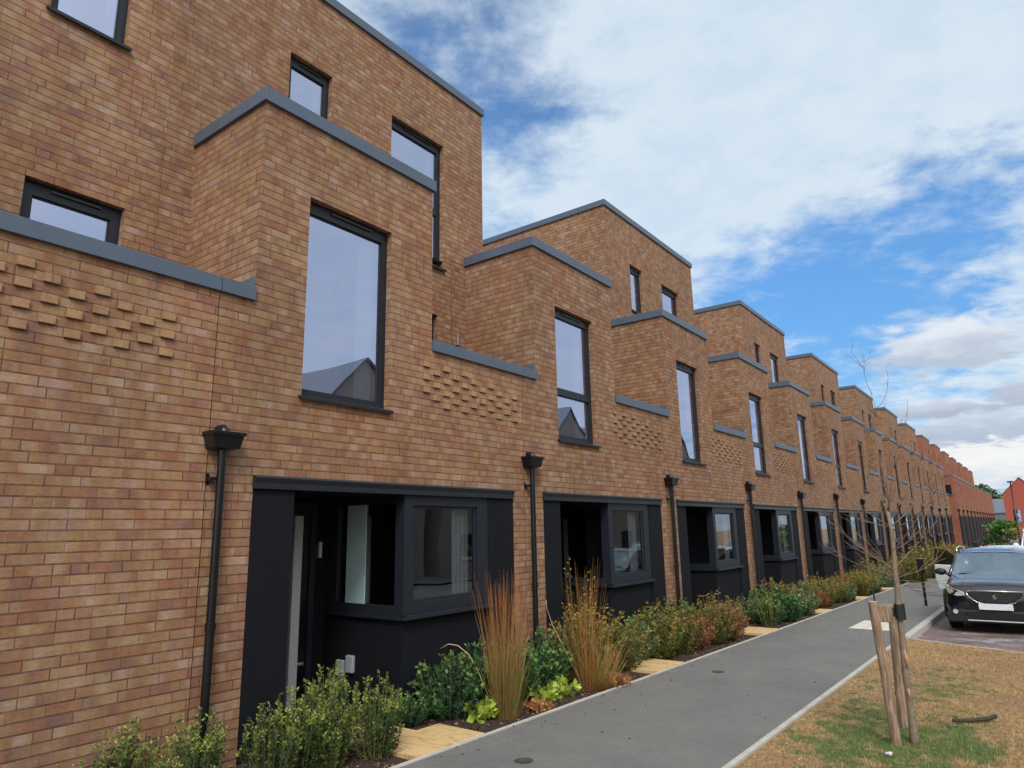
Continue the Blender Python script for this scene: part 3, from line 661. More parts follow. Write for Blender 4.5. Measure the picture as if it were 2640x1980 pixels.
# red terrace beyond
RP = 4.30; RX = .45; RY = 65.02
def red_house(k, blk):
    h = empty('terraced_house', (RX, RY+RP*k, 0)); e = .003; L = RP-e; w = MB()
    wall_x(w, 0, e, L, ZB, 5.2, [(.12, RP-.02, ZB-1, 2.05), (.9, 1.8, 2.9, 4.8), (2.9, 3.4, 3.6, 4.8)], .13)
    w.quad((0, 0.001, ZB), (0, 0.001, 5.2), (-1.75, 0.001, 5.2), (-1.75, 0.001, ZB)); w.quad((0, L, ZB), (0, L, 5.2), (-8, L, 5.2), (-8, L, ZB))
    wall_x(w, -1.75, e, L, 5.1, 5.7, [], 0)
    if blk:
        wall_x(w, -1.75, .5, 5.3, 5.1, 8.6, [(1.6, 2.2, 6.5, 7.6), (3.3, 4.2, 6.2, 7.6)], .13)
        for yy in (.5, 5.3): w.quad((-1.75, yy, 5.1), (-1.75, yy, 8.6), (-8, yy, 8.6), (-8, yy, 5.1))
    w.build('wall', 'red', h, fix=False)
    rf = MB(); rf.quad((0, 0, 5.15), (0, RP, 5.15), (-8, RP, 5.15), (-8, 0, 5.15))
    if blk: rf.quad((-1.75, .5, 8.5), (-1.75, 5.3, 8.5), (-8, 5.3, 8.5), (-8, .5, 8.5))
    rf.build('roof', 'roof', h)
    cp = [(-.25, .035, e, L, 5.197, 5.32)]
    if blk: cp += [(-1.95, -1.715, .465, 5.335, 8.597, 8.72), (-8, -1.95, .465, .66, 8.597, 8.72)]
    if k == 0: cp += [(-1.75, -.25, -.034, .1, 5.197, 5.32)]
    coping(h, cp)
    window(h, 0, .9, 1.8, 2.9, 4.8, vent=False); window(h, 0, 2.9, 3.4, 3.6, 4.8, vent=False)
    if blk: window(h, -1.75, 1.6, 2.2, 6.5, 7.6, vent=False); window(h, -1.75, 3.3, 4.2, 6.2, 7.6, vent=False)
    if k == 0:
        wn_ = MB().box(-.72, -.2, -.03, .0, 3.75, 4.5).build('side_window', 'blackgloss', h); MB().box(-.78, -.14, -.06, -.001, 3.66, 3.75).build('sill', 'coping', wn_)
    MB().box(-.15, -.01, .122, RP-.022, ZB, 2.045).build('porch_surround', 'black', h)
    downpipe(h, .15, 2.55)
    return h
ra = red_house(0, True); rb = red_house(1, False); rc = red_house(2, True)
reds = [ra, rb, rc]
for k in range(3, 14):
    c = copy_tree(rb if k % 2 else rc); c.location = (RX, RY+RP*k, 0); reds.append(c)
for k, o in enumerate(reds):
    tag(o, 'nearest red brick house, its side wall standing forward of the brown row' if k == 0 else f"{ORD[k]} red brick house of the far terrace counted from the brown row", 'house', 'red brick terraced houses beyond the brown row', 'thing')

# gabled houses: one closes the view on the right, others stand across the road (seen mirrored in the windows)
def gable_house(x0, x1, y0, y1, eave, ridge, zb, ridge_axis, wins, label, group=None, brick='red', front='Y'):
    cx, cy = (x0+x1)/2, (y0+y1)/2; h = empty('gabled_house', (cx, cy, zb)); a, b = (x1-x0)/2, (y1-y0)/2; ev, rg = eave-zb, ridge-zb; w = MB()
    if ridge_axis == 'Y':
        for s in (-1, 1): w.quad((-a, s*b, 0), (a, s*b, 0), (a, s*b, ev), (0, s*b, rg), (-a, s*b, ev)); w.quad((s*a, -b, 0), (s*a, b, 0), (s*a, b, ev), (s*a, -b, ev))
    else:
        for s in (-1, 1): w.quad((s*a, -b, 0), (s*a, b, 0), (s*a, b, ev), (s*a, 0, rg), (s*a, -b, ev)); w.quad((-a, s*b, 0), (a, s*b, 0), (a, s*b, ev), (-a, s*b, ev))
    w.build('wall', brick, h)
    rf = MB(); o = .22; t_ = .16
    hw = a if ridge_axis == 'Y' else b; ln = (b if ridge_axis == 'Y' else a)+.12; sl = (rg-ev)/hw
    pts = [(-hw-o, ev-o*sl+.03), (0, rg+.03), (hw+o, ev-o*sl+.03), (hw+o, ev-o*sl+t_), (0, rg+t_), (-hw-o, ev-o*sl+t_)]
    rf.prism([(p[0], p[1]) for p in pts], -ln, ln, 'Y' if ridge_axis == 'Y' else 'X')
    rf.build('roof', 'slate', h)
    for (u, z0, z1, wd) in wins:
        if front == 'Y': f = MB().box(u-wd/2, u+wd/2, -b-.03, -b+.02, z0, z1); p = MB().quad((u-wd/2+.06, -b-.035, z0+.06), (u+wd/2-.06, -b-.035, z0+.06), (u+wd/2-.06, -b-.035, z1-.06), (u-wd/2+.06, -b-.035, z1-.06))
        else: f = MB().box(-a-.03, -a+.02, u-wd/2, u+wd/2, z0, z1); p = MB().quad((-a-.035, u-wd/2+.06, z0+.06), (-a-.035, u+wd/2-.06, z0+.06), (-a-.035, u+wd/2-.06, z1-.06), (-a-.035, u-wd/2+.06, z1-.06))
        f_ = f.build('window', 'frame', h); p.build('pane', 'glass', f_)
    tag(h, label, 'house', group, 'thing'); return h
gable_house(1.05, 6.5, 150, 162, 6.2, 8.95, -1.3, 'Y', [(-1.05, 2.5, 4.8, 1.1), (1.2, 2.5, 4.8, 1.1)], 'red brick gabled house closing the street at the right edge', brick='red2')
gable_house(-3.4, 1.6, 172, 184, 3.2, 6.0, -1.4, 'X', [], 'grey slate roofed building between the red terrace and the gable', brick='slate')
for i, yy in enumerate([-6, 3.5, 12.8, 22.2, 31.5, 41, 50.5, 60]):
    gable_house(20, 30, yy-4.1, yy+4.1, 6.0, 10.0, -1.2, 'X', [(-2, 1.2, 2.6, 1.2), (2, 1.2, 2.6, 1.2), (-2, 4.2, 5.5, 1.2), (2, 4.2, 5.5, 1.2)], f"gabled house across the road, {ORD[i]} from the near end", 'gabled houses across the road', front='X', brick='render' if i != 2 else 'red')

# ------------------------------------------------------------------ plants
def mesh_np(name, V, F, mt, colors=None, parent=None, smooth=False):
    me = bpy.data.meshes.new(name); V = np.asarray(V, float); F = np.asarray(F, int); k = F.shape[1]
    me.vertices.add(len(V)); me.vertices.foreach_set('co', V.ravel()); me.loops.add(F.size); me.loops.foreach_set('vertex_index', F.ravel())
    me.polygons.add(len(F)); me.polygons.foreach_set('loop_start', np.arange(0, F.size, k)); me.polygons.foreach_set('loop_total', np.full(len(F), k))
    me.materials.append(M[mt]); me.update(calc_edges=True)
    if colors is not None:
        ca = me.color_attributes.new('Col', 'FLOAT_COLOR', 'POINT'); cc = np.ones((len(V), 4)); cc[:, :3] = colors; ca.data.foreach_set('color', cc.ravel())
    o = bpy.data.objects.new(name, me); C.objects.link(o)
    if parent: o.parent = parent
    return o
def leaves(P, D, size, width, cols, rg, droop=.0):
    """one folded diamond leaf per point P, pointing along D"""
    n = len(P); D = D/np.linalg.norm(D, axis=1, keepdims=True); rnd = rg.normal(size=(n, 3)); Sd = np.cross(D, rnd); Sd /= np.linalg.norm(Sd, axis=1, keepdims=True)
    L = (size*rg.uniform(.65, 1.25, n))[:, None]; Wd = L*width
    Nn = np.cross(Sd, D)
    V = np.stack([P, P+D*L*.5+Sd*Wd*.5+Nn*L*.08, P+D*L+Nn*L*droop, P+D*L*.5-Sd*Wd*.5+Nn*L*.08], 1).reshape(-1, 3)
    F = np.arange(4*n).reshape(n, 4); return V, F, np.repeat(cols, 4, 0)
def shoots(rg, n_shoots, height, spread, per, leaf, width, palette, tipcol=None, lean=.35, tipn=.2, gap=0.0, base_r=.12, stemcol=(.12, .08, .04), clump=.8):
    """a shrub of upright leafy shoots -> leaf arrays and stem arrays"""
    Ps, Ds, Cs, SV, SF, SC = [], [], [], [], [], []
    palette = np.array(palette)
    for i in range(n_shoots):
        an = rg.uniform(0, 2*math.pi); rr = math.sqrt(rg.uniform(0, 1)); h = height*rg.uniform(.55, 1.0)*(1-.35*rr*rr)
        b = np.array([math.cos(an)*rr*base_r, math.sin(an)*rr*base_r, 0]); top = np.array([math.cos(an)*rr*spread, math.sin(an)*rr*spread, h]); mid = (b+top)/2+np.array([math.cos(an), math.sin(an), -.3])*spread*.12*rr
        ts = np.sort(rg.uniform(gap, 1, per))[:, None]; pts = (1-ts)**2*b+2*ts*(1-ts)*mid+ts**2*top; tang = 2*(1-ts)*(mid-b)+2*ts*(top-mid); tang /= np.linalg.norm(tang, axis=1, keepdims=True)
        out = rg.normal(size=(per, 3)); out -= tang*(out*tang).sum(1, keepdims=True); out /= np.linalg.norm(out, axis=1, keepdims=True)
        Ps.append(pts+out*.004); Ds.append(out*rg.uniform(.6, 1.1, (per, 1))+tang*rg.uniform(.3, 1.0, (per, 1)))
        c = palette[rg.integers(len(palette))]*rg.uniform(.75, 1.2); cc = np.tile(c, (per, 1))*rg.uniform(.7, 1.3, (per, 1))
        if tipcol is not None: tm = (ts[:, 0] > 1-tipn) & (rg.uniform(size=per) < .7); cc[tm] = np.array(tipcol)*rg.uniform(.7, 1.3, (tm.sum(), 1))
        Cs.append(cc)
        k0 = len(SV)*1; tt = np.linspace(0, 1, 4)[:, None]; sp = (1-tt)**2*b+2*tt*(1-tt)*mid+tt**2*top
        for q in range(3):
            a_, b_2 = sp[q], sp[q+1]; r0 = .004*(1-q/4); k = len(SV)
            for c_, r_ in ((a_, r0), (b_2, r0*.7)):
                for z in range(3): SV.append(c_+np.array([math.cos(z*2.09), math.sin(z*2.09), 0])*r_)
            for z in range(3): SF.append((k+z, k+(z+1) % 3, k+3+(z+1) % 3, k+3+z))
    P = np.concatenate(Ps); D = np.concatenate(Ds); Cc = np.concatenate(Cs)
    V, F, Cl = leaves(P, D, leaf, width, Cc, rg)
    return V, F, Cl, np.array(SV), np.array(SF)
def shrub(name, seed, stem='twig', **kw):
    rg = np.random.default_rng(seed); V, F, Cl, SV, SF = shoots(rg, **kw)
    e = empty(name, (0, 0, -50)); mesh_np('foliage', V, F, 'leaf', Cl, e); mesh_np('stem', SV, SF, stem, None, e); return e
G = lambda *a: lin(*a)
kinds = {
 'hebe': [shrub('leafy_shrub', s, n_shoots=52, height=.64, spread=.23, per=70, leaf=.029, width=.48, palette=[G(72, 104, 42), G(54, 88, 40), G(92, 120, 48), G(44, 74, 38), G(104, 124, 52)], tipcol=G(140, 154, 72), base_r=.11) for s in (1, 2, 3)],
 'rose': [shrub('leafy_shrub', s, n_shoots=60, height=.60, spread=.36, per=44, leaf=.046, width=.62, palette=[G(44, 84, 50), G(56, 100, 56), G(38, 70, 46), G(70, 112, 62)], tipcol=G(110, 140, 70), tipn=.12) for s in (11, 12)],
 'olive': [shrub('leafy_shrub', s, n_shoots=64, height=.76, spread=.42, per=52, leaf=.040, width=.55, palette=[G(94, 112, 50), G(118, 120, 52), G(74, 98, 48), G(134, 122, 56), G(110, 96, 50)], tipcol=G(156, 134, 66), tipn=.2) for s in (21, 22, 23)],
 'russet': [shrub('leafy_shrub', s, n_shoots=54, height=.52, spread=.32, per=50, leaf=.040, width=.5, palette=[G(138, 82, 58), G(120, 92, 56), G(152, 98, 66), G(106, 98, 54), G(132, 70, 56)], tipcol=G(176, 108, 76), tipn=.3) for s in (31, 32)],
 'bluegreen': [shrub('leafy_shrub', s, n_shoots=60, height=.54, spread=.36, per=50, leaf=.038, width=.5, palette=[G(84, 114, 80), G(66, 98, 66), G(104, 126, 82), G(92, 108, 60)], tipcol=G(136, 150, 100), tipn=.2) for s in (41, 42)],
 'lime': [shrub('leafy_plant', 51, n_shoots=16, height=.20, spread=.17, per=9, leaf=.075, width=.85, palette=[G(168, 190, 74), G(150, 176, 66), G(186, 200, 96)], tipcol=G(200, 212, 110), base_r=.04)],
 'dry': [shrub('leafy_plant', 61, n_shoots=26, height=.16, spread=.26, per=16, leaf=.05, width=.6, palette=[G(176, 112, 72), G(150, 86, 56), G(190, 134, 90)], tipcol=G(196, 140, 92), base_r=.08)],
}
used = {}
def place(kind, idx, x, y, s, label, group=None, rz=None, sz=None, cat='shrub'):
    src = kinds[kind][idx % len(kinds[kind])]; o = copy_tree(src)
    o.location = (x, y, zg(y)-.03); o.rotation_euler = (0, 0, random.uniform(0, 6.28) if rz is None else rz); o.scale = (s, s, sz if sz else s)
    tag(o, label, cat, group); return o
near = [('hebe', .30, 1.62, .7, 'small green shrub at the bottom left corner, against the brick'), ('hebe', .42, 2.02, .72, 'green shrub against the blank brick wall, left one of the pair nearest the left edge'),
        ('hebe', .36, 2.38, 1.02, 'tallest green shrub in front of the blank brick wall'), ('hebe', .36, 2.84, .98, 'green shrub hiding the foot of the nearest downpipe'),
        ('hebe', .60, 2.50, .66, 'low green shrub at the bottom edge in front of the blank wall'), ('hebe', .60, 3.30, .95, 'yellow-green shrub just right of the nearest downpipe foot'),
        ('hebe', .52, 3.62, 1.12, 'bushy green shrub in front of the black cheek of the nearest porch'), ('hebe', .42, 3.98, 1.22, 'tall green shrub in front of the white door strip'),
        ('hebe', .66, 3.80, .92, 'green shrub at the front of the clump by the nearest porch'), ('hebe', .72, 4.22, 1.12, 'upright green shrub with pale tips beside the yellow slab'),
        ('rose', .28, 5.05, .55, 'low dark green plant at the foot of the corner bay'), ('rose', .34, 5.55, 1.15, 'dark green shrub under the nearest bay window'), ('rose', .32, 6.0, 1.2, 'dark green shrub behind the tall orange grass'),
        ('rose', .45, 6.65, 1.2, 'dark green shrub right of the tall orange grass'), ('rose', .40, 7.15, 1.2, 'dark green shrub at the foot of the second downpipe')]
for i, (kd, x, y, s, lb) in enumerate(near): place(kd, i, x, y, s, lb, 'shrubs in the planting bed')
place('lime', 0, .70, 5.66, 1.1, 'lime green leafy plant left of the orange grass foot', 'lime green plants', cat='plant')
place('lime', 0, .80, 6.62, 1.0, 'lime green leafy plant right of the orange grass foot, nearer one', 'lime green plants', cat='plant')
place('lime', 0, .74, 6.98, 1.2, 'lime green leafy plant in the mulch before the second downpipe', 'lime green plants', cat='plant')
for i, (x, y, s, lb) in enumerate([(.96, 6.3, .7, 'dry orange leaf litter plant at the foot of the tall grass'), (.95, 7.75, 1.1, 'withered orange-brown plant beside the thin tall grass'), (.92, 3.35, .6, 'small withered plant in the mulch at the bottom edge')]):
    place('dry', i, x, y, s, lb, 'withered plants', cat='plant')
mid = [('olive', .42, 7.85, 1.25), ('olive', .30, 8.45, 1.35), ('russet', .55, 8.2, .9), ('olive', .60, 8.75, 1.0), ('bluegreen', .42, 9.35, 1.2), ('olive', .62, 9.95, 1.1), ('olive', .66, 10.55, 1.05), ('rose', .28, 10.3, 1.2), ('olive', .30, 10.9, 1.15), ('russet', .70, 11.1, 1.1), ('rose', .28, 11.5, 1.3),
       ('olive', .70, 11.75, 1.0), ('russet', .80, 12.35, 1.15), ('olive', .55, 12.5, 1.15), ('bluegreen', .45, 13.2, 1.1)]
cname = {'olive': 'olive green', 'russet': 'red-brown', 'bluegreen': 'blue-green', 'rose': 'dark green', 'hebe': 'bright green'}
def hs_of(y): return max(0, min(13, int((y-B0)/P_)))
allp = [(k, x, y, s) for k, x, y, s in mid]
rr = random.Random(5); y = 13.9
while y < 62:
    ph = (y-B0) % P_
    if not (1.2 < ph < 2.3):
        for x in (rr.uniform(.2, .4), rr.uniform(.62, .85)):
            if rr.random() < .88: allp.append((rr.choice(['olive', 'russet', 'bluegreen', 'rose', 'olive', 'russet', 'bluegreen', 'hebe']), x, y+rr.uniform(-.15, .15), rr.uniform(.9, 1.35)*(1.0 if y < 25 else 1.1)))
    else: allp.append((rr.choice(['rose', 'olive']), .15, y, rr.uniform(.7, .95)))
    y += rr.uniform(.48, .66)
seen_l = {}
for i, (k, x, y, s) in enumerate(allp):
    n = hs_of(y); side = 'by the path edge' if x > .5 else 'near the wall'
    ph = (y-B0-n*P_)/P_; part = 'before the slabs' if ph < .28 else ('beside the slabs' if ph < .55 else ('under the bay' if ph < .82 else 'by the downpipe'))
    lbl = f"{cname[k]} shrub {side} at the {ORD[n]} porch, {part}"; seen_l[lbl] = seen_l.get(lbl, 0)+1
    if seen_l[lbl] > 1: lbl = lbl.replace(' at the', ' behind its twin at', 1)
    place(k, i, x, y, s, lbl if True else f"{cname[k]} shrub {side} at the {ORD[n]} porch, {part}", 'shrubs in the planting bed')
# big olive shrubs and hedge where the path bends away
for x, y, s, lb in [(1.35, 31, 1.9, 'large olive shrub past the brown row, left of the parked cars'), (1.7, 33.5, 2.3, 'largest arching shrub behind the dark car, olive and orange'), (2.3, 36.5, 2.0, 'spreading green shrub just left of the maple sapling')]:
    place('olive', 1, x, y, s, lb, 'large shrubs beyond the parked cars')

def blades(rg, n, h, r0, spread, wdt, c_lo, c_mid, c_hi, hvar=.5, curve=.25):
    seg = 5; V = np.zeros((n, seg+1, 2, 3)); Cc = np.zeros((n, seg+1, 2, 3)); an = rg.uniform(0, 2*math.pi, n); rr_ = np.sqrt(rg.uniform(0, 1, n))
    hh = h*rg.uniform(1-hvar, 1, n); bx, by = np.cos(an)*rr_*r0, np.sin(an)*rr_*r0; tx, ty = np.cos(an)*rr_*spread, np.sin(an)*rr_*spread; jx, jy = rg.normal(0, .03*h, n), rg.normal(0, .03*h, n)
    bend = rg.normal(0, curve*.12*h, (n, 2)); bend[rg.uniform(size=n) < .08] *= 3; wig = rg.normal(0, .008*h, (n, 2)); side = rg.uniform(0, math.pi, n); cv = rg.uniform(.75, 1.25, (n, 1))
    for k in range(seg+1):
        tt = k/seg; cvx = bend[:, 0]*tt*tt+wig[:, 0]*math.sin(tt*5); cvy = bend[:, 1]*tt*tt+wig[:, 1]*math.sin(tt*5); x = bx+(tx+jx)*tt+cvx; y = by+(ty+jy)*tt+cvy; z = hh*tt
        wd = wdt*(1-.75*tt)+ (wdt*.9 if tt > .62 else 0)*(1-tt)
        c = c_lo*(1-tt*2)+c_mid*(tt*2) if tt < .5 else c_mid*(2-2*tt)+c_hi*(2*tt-1)
        for q, sg in enumerate((-1, 1)):
            V[:, k, q] = np.stack([x+np.cos(side)*wd*sg, y+np.sin(side)*wd*sg, z], 1); Cc[:, k, q] = c*cv
    F = []
    idx = np.arange(n*(seg+1)*2).reshape(n, seg+1, 2)
    F = np.stack([idx[:, :-1, 0], idx[:, :-1, 1], idx[:, 1:, 1], idx[:, 1:, 0]], -1).reshape(-1, 4)
    return V.reshape(-1, 3), F, Cc.reshape(-1, 3)
A = np.array
def grass_clump(x, y, n, h, r0, sp, w, cols, label, seed, extra=None):
    e = empty('ornamental_grass', (x, y, zg(y)-.03)); rg = np.random.default_rng(seed)
    V, F, Cc = blades(rg, n, h, r0, sp, w, *[A(lin(*c)) for c in cols]); mesh_np('stalks', V, F, 'leaf', Cc, e)
    V, F, Cc = blades(rg, n//2, h*.55, r0*1.1, sp*1.5, w*1.5, A(lin(140, 118, 70)), A(lin(126, 120, 64)), A(lin(158, 134, 80)), .5, .5); mesh_np('leaf_tuft', V, F, 'leaf', Cc, e)
    if extra: extra(e)
    return tag(e, label, 'ornamental grass', 'tall ornamental grasses')
def plume(pts, rad, n=60, colr=(150, 118, 84)):
    def f(e):
        MB().tube(pts, [rad*.45]*len(pts), 5).build('bent_stalk', 'timber_top', e, smooth=True)
    return f
grass_clump(.84, 5.86, 340, 1.46, .11, .14, .0021, [(156, 122, 78), (166, 136, 82), (188, 118, 70)], 'tall upright grass with orange seed heads between the nearest bay and second downpipe', 71,
            plume([(-.1, -.15, .2), (-.18, -.22, .45), (-.26, -.28, .62), (-.36, -.33, .70), (-.46, -.36, .71), (-.55, -.38, .66)], .010))
grass_clump(.86, 7.42, 90, 1.55, .09, .18, .0024, [(150, 100, 56), (164, 112, 60), (176, 128, 62)], 'thin tall brown grass mixed with twigs in front of the second porch', 72,
            plume([(-.1, -.1, .2), (-.2, -.2, .5), (-.28, -.3, .75), (-.3, -.38, .95), (-.26, -.45, 1.05)], .011))
grass_clump(.95, 7.55, 200, .55, .10, .30, .0026, [(150, 112, 66), (150, 128, 66), (186, 150, 90)], 'short straw-coloured tuft at the foot of the thin tall grass', 73)
# loose tall bush with yellow leaves in front of the second porch
e = empty('leafy_shrub', (.55, 7.7, zg(7.7)-.03)); V, F, Cl, SV, SF = shoots(np.random.default_rng(81), 26, 1.55, .42, 30, .038, .5, [G(86, 92, 42), G(132, 120, 48), G(70, 80, 40), G(150, 96, 44)], G(190, 170, 70), base_r=.1, gap=.25)
mesh_np('foliage', V, F, 'leaf', Cl, e); mesh_np('stem', SV, SF, 'twig', None, e); tag(e, 'tall loose bush with yellowing leaves before the second bay window', 'shrub', 'shrubs in the planting bed')
# boulder in the bed
bm = bmesh.new(); bmesh.ops.create_icosphere(bm, subdivisions=3, radius=.15)
for v in bm.verts:
    f_ = 1+.16*math.sin(v.co.x*23+1)*math.cos(v.co.y*19)+.1*math.sin(v.co.z*31+v.co.x*12); v.co = Vector((v.co.x*f_*1.0, v.co.y*f_*1.6, v.co.z*f_*.62))
me = bpy.data.meshes.new('boulder'); bm.to_mesh(me); bm.free(); me.materials.append(M['stone']); o = bpy.data.objects.new('boulder', me); C.objects.link(o); o.location = (.36, 8.95, zg(8.95)+.03)
tag(o, 'pale brown boulder half buried in the mulch before the second porch', 'boulder')
# bark chips
rg = np.random.default_rng(5); n = 9000; yy = 1.2+(rg.uniform(0, 1, n)**1.5)*16; xx = rg.uniform(-.02, 1.12, n)
ph = (yy-B0) % P_; keep = ~((ph > 1.22) & (ph < 2.22)) | (xx > 5); xx, yy = xx[keep], yy[keep]; n = len(xx)
zz = np.array([zg(y_) for y_ in yy])-.025; D = rg.normal(size=(n, 3)); D[:, 2] *= .35
pal = np.array([G(60, 42, 36), G(88, 62, 50), G(120, 92, 74), G(44, 32, 30), G(146, 118, 96)]); V, F, Cl = leaves(np.stack([xx, yy, zz], 1), D, .034, .42, pal[rg.integers(5, size=n)]*rg.uniform(.7, 1.2, (n, 1)), rg)
tag(mesh_np('bark_mulch', V, F, 'chips', Cl), 'dark bark chips covering the planting bed', 'mulch', kind='stuff')
rg = np.random.default_rng(15); n = 260; yy = 3.5+20*rg.uniform(0, 1, n)**1.6; e_ = rg.uniform(0, 1, n); xx = np.where(e_ < .65, 1.18+np.abs(rg.normal(0, .16, n)), rg.uniform(1.2, 3.15, n))
zz = -(.11+.017*yy)+.004; D = rg.normal(size=(n, 3)); D[:, 2] *= .12; V, F, Cl = leaves(np.stack([xx, yy, zz], 1), D, .026, .5, pal[rg.integers(5, size=n)]*rg.uniform(.8, 1.5, (n, 1)), rg)
tag(mesh_np('fallen_leaves', V, F, 'chips', Cl), 'dry leaves and bark crumbs blown onto the path', 'leaves', kind='stuff')
# lawn grass blades
rg = np.random.default_rng(9); n = 150000; yy = 3.2+11*rg.uniform(0, 1, n)**1.35; xx = 3.27+rg.uniform(0, 1, n)*4.4
keep = yy < (LA[1]+(xx-LA[0])*(LB[1]-LA[1])/(LB[0]-LA[0]))-.08; xx, yy = xx[keep], yy[keep]; n = len(xx)
zz = -(.11+.017*yy)-.014; an = rg.uniform(0, 6.283, n); hgt = rg.uniform(.008, .026, n)*(1+.8*np.exp(-((xx-4.7)**2+(yy-6.7)**2))); wd = .0018+yy*.00018
dx, dy = rg.normal(0, .012, n), rg.normal(0, .012, n)
V = np.stack([np.stack([xx-np.cos(an)*wd, yy-np.sin(an)*wd, zz], 1), np.stack([xx+np.cos(an)*wd, yy+np.sin(an)*wd, zz], 1), np.stack([xx+dx, yy+dy, zz+hgt], 1)], 1).reshape(-1, 3)
tag(mesh_np('grass', V, np.arange(3*n).reshape(n, 3), 'blades'), 'short dry grass, greener round the sapling', 'grass', kind='stuff')

# ------------------------------------------------------------------ sapling, stakes
TY = 7.12
def wob(pts, k=.004): return [Vector(p)+Vector((random.uniform(-k, k), random.uniform(-k, k), 0)) for p in pts]
def limb(mb, a, b, r0, r1, seg=5, bend=.05, n=5):
    a, b = Vector(a), Vector(b); L = (b-a).length; off = Vector((random.uniform(-1, 1), random.uniform(-1, 1), random.uniform(-.6, .2)))*bend*L; pts = []
    for i in range(n+1):
        t_ = i/n; p = a.lerp(b, t_)+off*math.sin(math.pi*t_)+Vector((random.uniform(-1, 1), random.uniform(-1, 1), random.uniform(-1, 1)))*L*.012; pts.append(p)
    mb.tube(pts, [r0+(r1-r0)*i/n for i in range(n+1)], seg); return pts
tree = empty('young_tree', (4.27, TY, zg(TY))); ox, oy, oz = 4.27, TY, zg(TY)
def Lc(x, z, dy=0.0): return (x-ox, dy, z-oz)
tr = MB(); prof = [(4.275, -.28, .045), (4.275, -.18, .036), (4.28, -.02, .030), (4.275, .32, .027), (4.285, .64, .026), (4.285, .89, .0245), (4.30, 1.07, .023), (4.295, 1.16, .0215), (4.31, 1.42, .020), (4.31, 1.56, .019), (4.30, 1.71, .016)]
tr.tube([Lc(a, b) for a, b, c in prof], [c for a, b, c in prof], 12); trunk = tr.build('trunk', 'bark', tree, smooth=True)
wn_ = MB(); wn_.tube([Lc(4.296, .36, -.02), Lc(4.298, .44, -.024), Lc(4.293, .52, -.02)], [.006, .016, .005], 7); wn_.tube([Lc(4.285, .10, -.024), Lc(4.285, .16, -.026), Lc(4.285, .20, -.024)], [.004, .013, .004], 7); wn_.build('bark_wound', 'wound', trunk, smooth=True)
cw = MB(); rng2 = random.Random(3)
br = [((4.31, 1.56), (3.85, 1.70), .007, .3), ((4.31, 1.56), (3.93, 1.90), .006, -.2), ((4.32, 1.56), (4.70, 2.02), .009, .2), ((4.32, 1.54), (4.70, 1.83), .007, -.25), ((4.31, 1.36), (4.56, 1.66), .008, -.1), ((4.31, 1.36), (4.50, 1.52), .006, .2),
      ((4.30, 1.68), (4.15, 2.02), .010, .12), ((4.15, 2.02), (4.12, 2.34), .006, .16), ((4.30, 1.71), (4.30, 2.05), .012, 0), ((4.30, 2.05), (4.27, 2.45), .008, .05), ((4.27, 2.45), (4.29, 2.80), .005, 0), ((4.29, 2.80), (4.26, 3.05), .0035, -.05),
      ((4.31, 1.70), (4.42, 2.08), .009, -.14), ((4.42, 2.08), (4.52, 2.42), .006, -.1), ((4.31, 1.66), (4.53, 2.05), .007, .1), ((4.30, 1.18), (3.90, 1.60), .006, -.3), ((4.30, 1.18), (3.98, 1.36), .005, .3), ((4.30, 1.20), (4.66, 1.62), .006, .3), ((4.31, 1.16), (4.07, 1.46), .005, .1),
      ((4.30, 1.12), (3.92, 1.30), .005, -.2), ((4.31, 1.12), (4.62, 1.30), .005, .3), ((4.31, 1.08), (4.52, .98), .004, -.2), ((4.30, 1.10), (4.62, 1.06), .0035, .2)]
for i, (a, b, r_, dy) in enumerate(br):
    dy0 = 0 if i not in (7, 9, 10, 11, 13) else {7: .12, 9: 0, 10: .05, 11: .05, 13: -.14}[i]
    pts = limb(cw, Lc(*a, dy0), Lc(*b, dy), r_*.8, r_*.25, 5, .08)
    for q in range(4):
        p = pts[rng2.randint(1, 5)]; d = (pts[-1]-pts[0]).normalized(); L = rng2.uniform(.12, .34)
        dd = (d+Vector((rng2.uniform(-.8, .8), rng2.uniform(-.8, .8), rng2.uniform(0, .8)))).normalized(); pp = limb(cw, p, p+dd*L, .0029, .0012, 4, .1, 4)
        for _ in range(2):
            p2 = pp[rng2.randint(1, 4)]; limb(cw, p2, p2+(dd+Vector((rng2.uniform(-.9, .9), rng2.uniform(-.9, .9), rng2.uniform(-.1, .8)))).normalized()*rng2.uniform(.05, .16), .002, .001, 3, .1, 2)
cw.build('crown', 'twig', tree, smooth=True)
tag(tree, 'slender leafless young tree strapped to timber stakes in the grass', 'tree')
def stake(x, y, x1, top, r, label):
    e = empty('tree_stake', (x, y, zg(y))); h = top-zg(y); mb = MB(); n = 14; pts = [(0, 0, -.1)]+[((x1-x)*i/6, 0, h*i/6) for i in range(1, 7)]
    mb.tube(wob(pts, .003), [r*(1.06-.01*i) for i in range(7)], n); mb.build('post', 'timber', e, smooth=False)
    MB().tube([(x1-x, 0, h), (x1-x, 0, h+.004)], r*.96, 14).build('cut_end', 'timber_top', e)
    return tag(e, label, 'stake', 'timber tree stakes')
s1 = stake(4.165, 6.95, 4.115, .92, .038, 'front left timber stake with a pale sawn top beside the young tree')
s2 = stake(4.125, 7.62, 4.15, .80, .040, 'rear timber stake behind the young tree, partly hidden by its trunk')
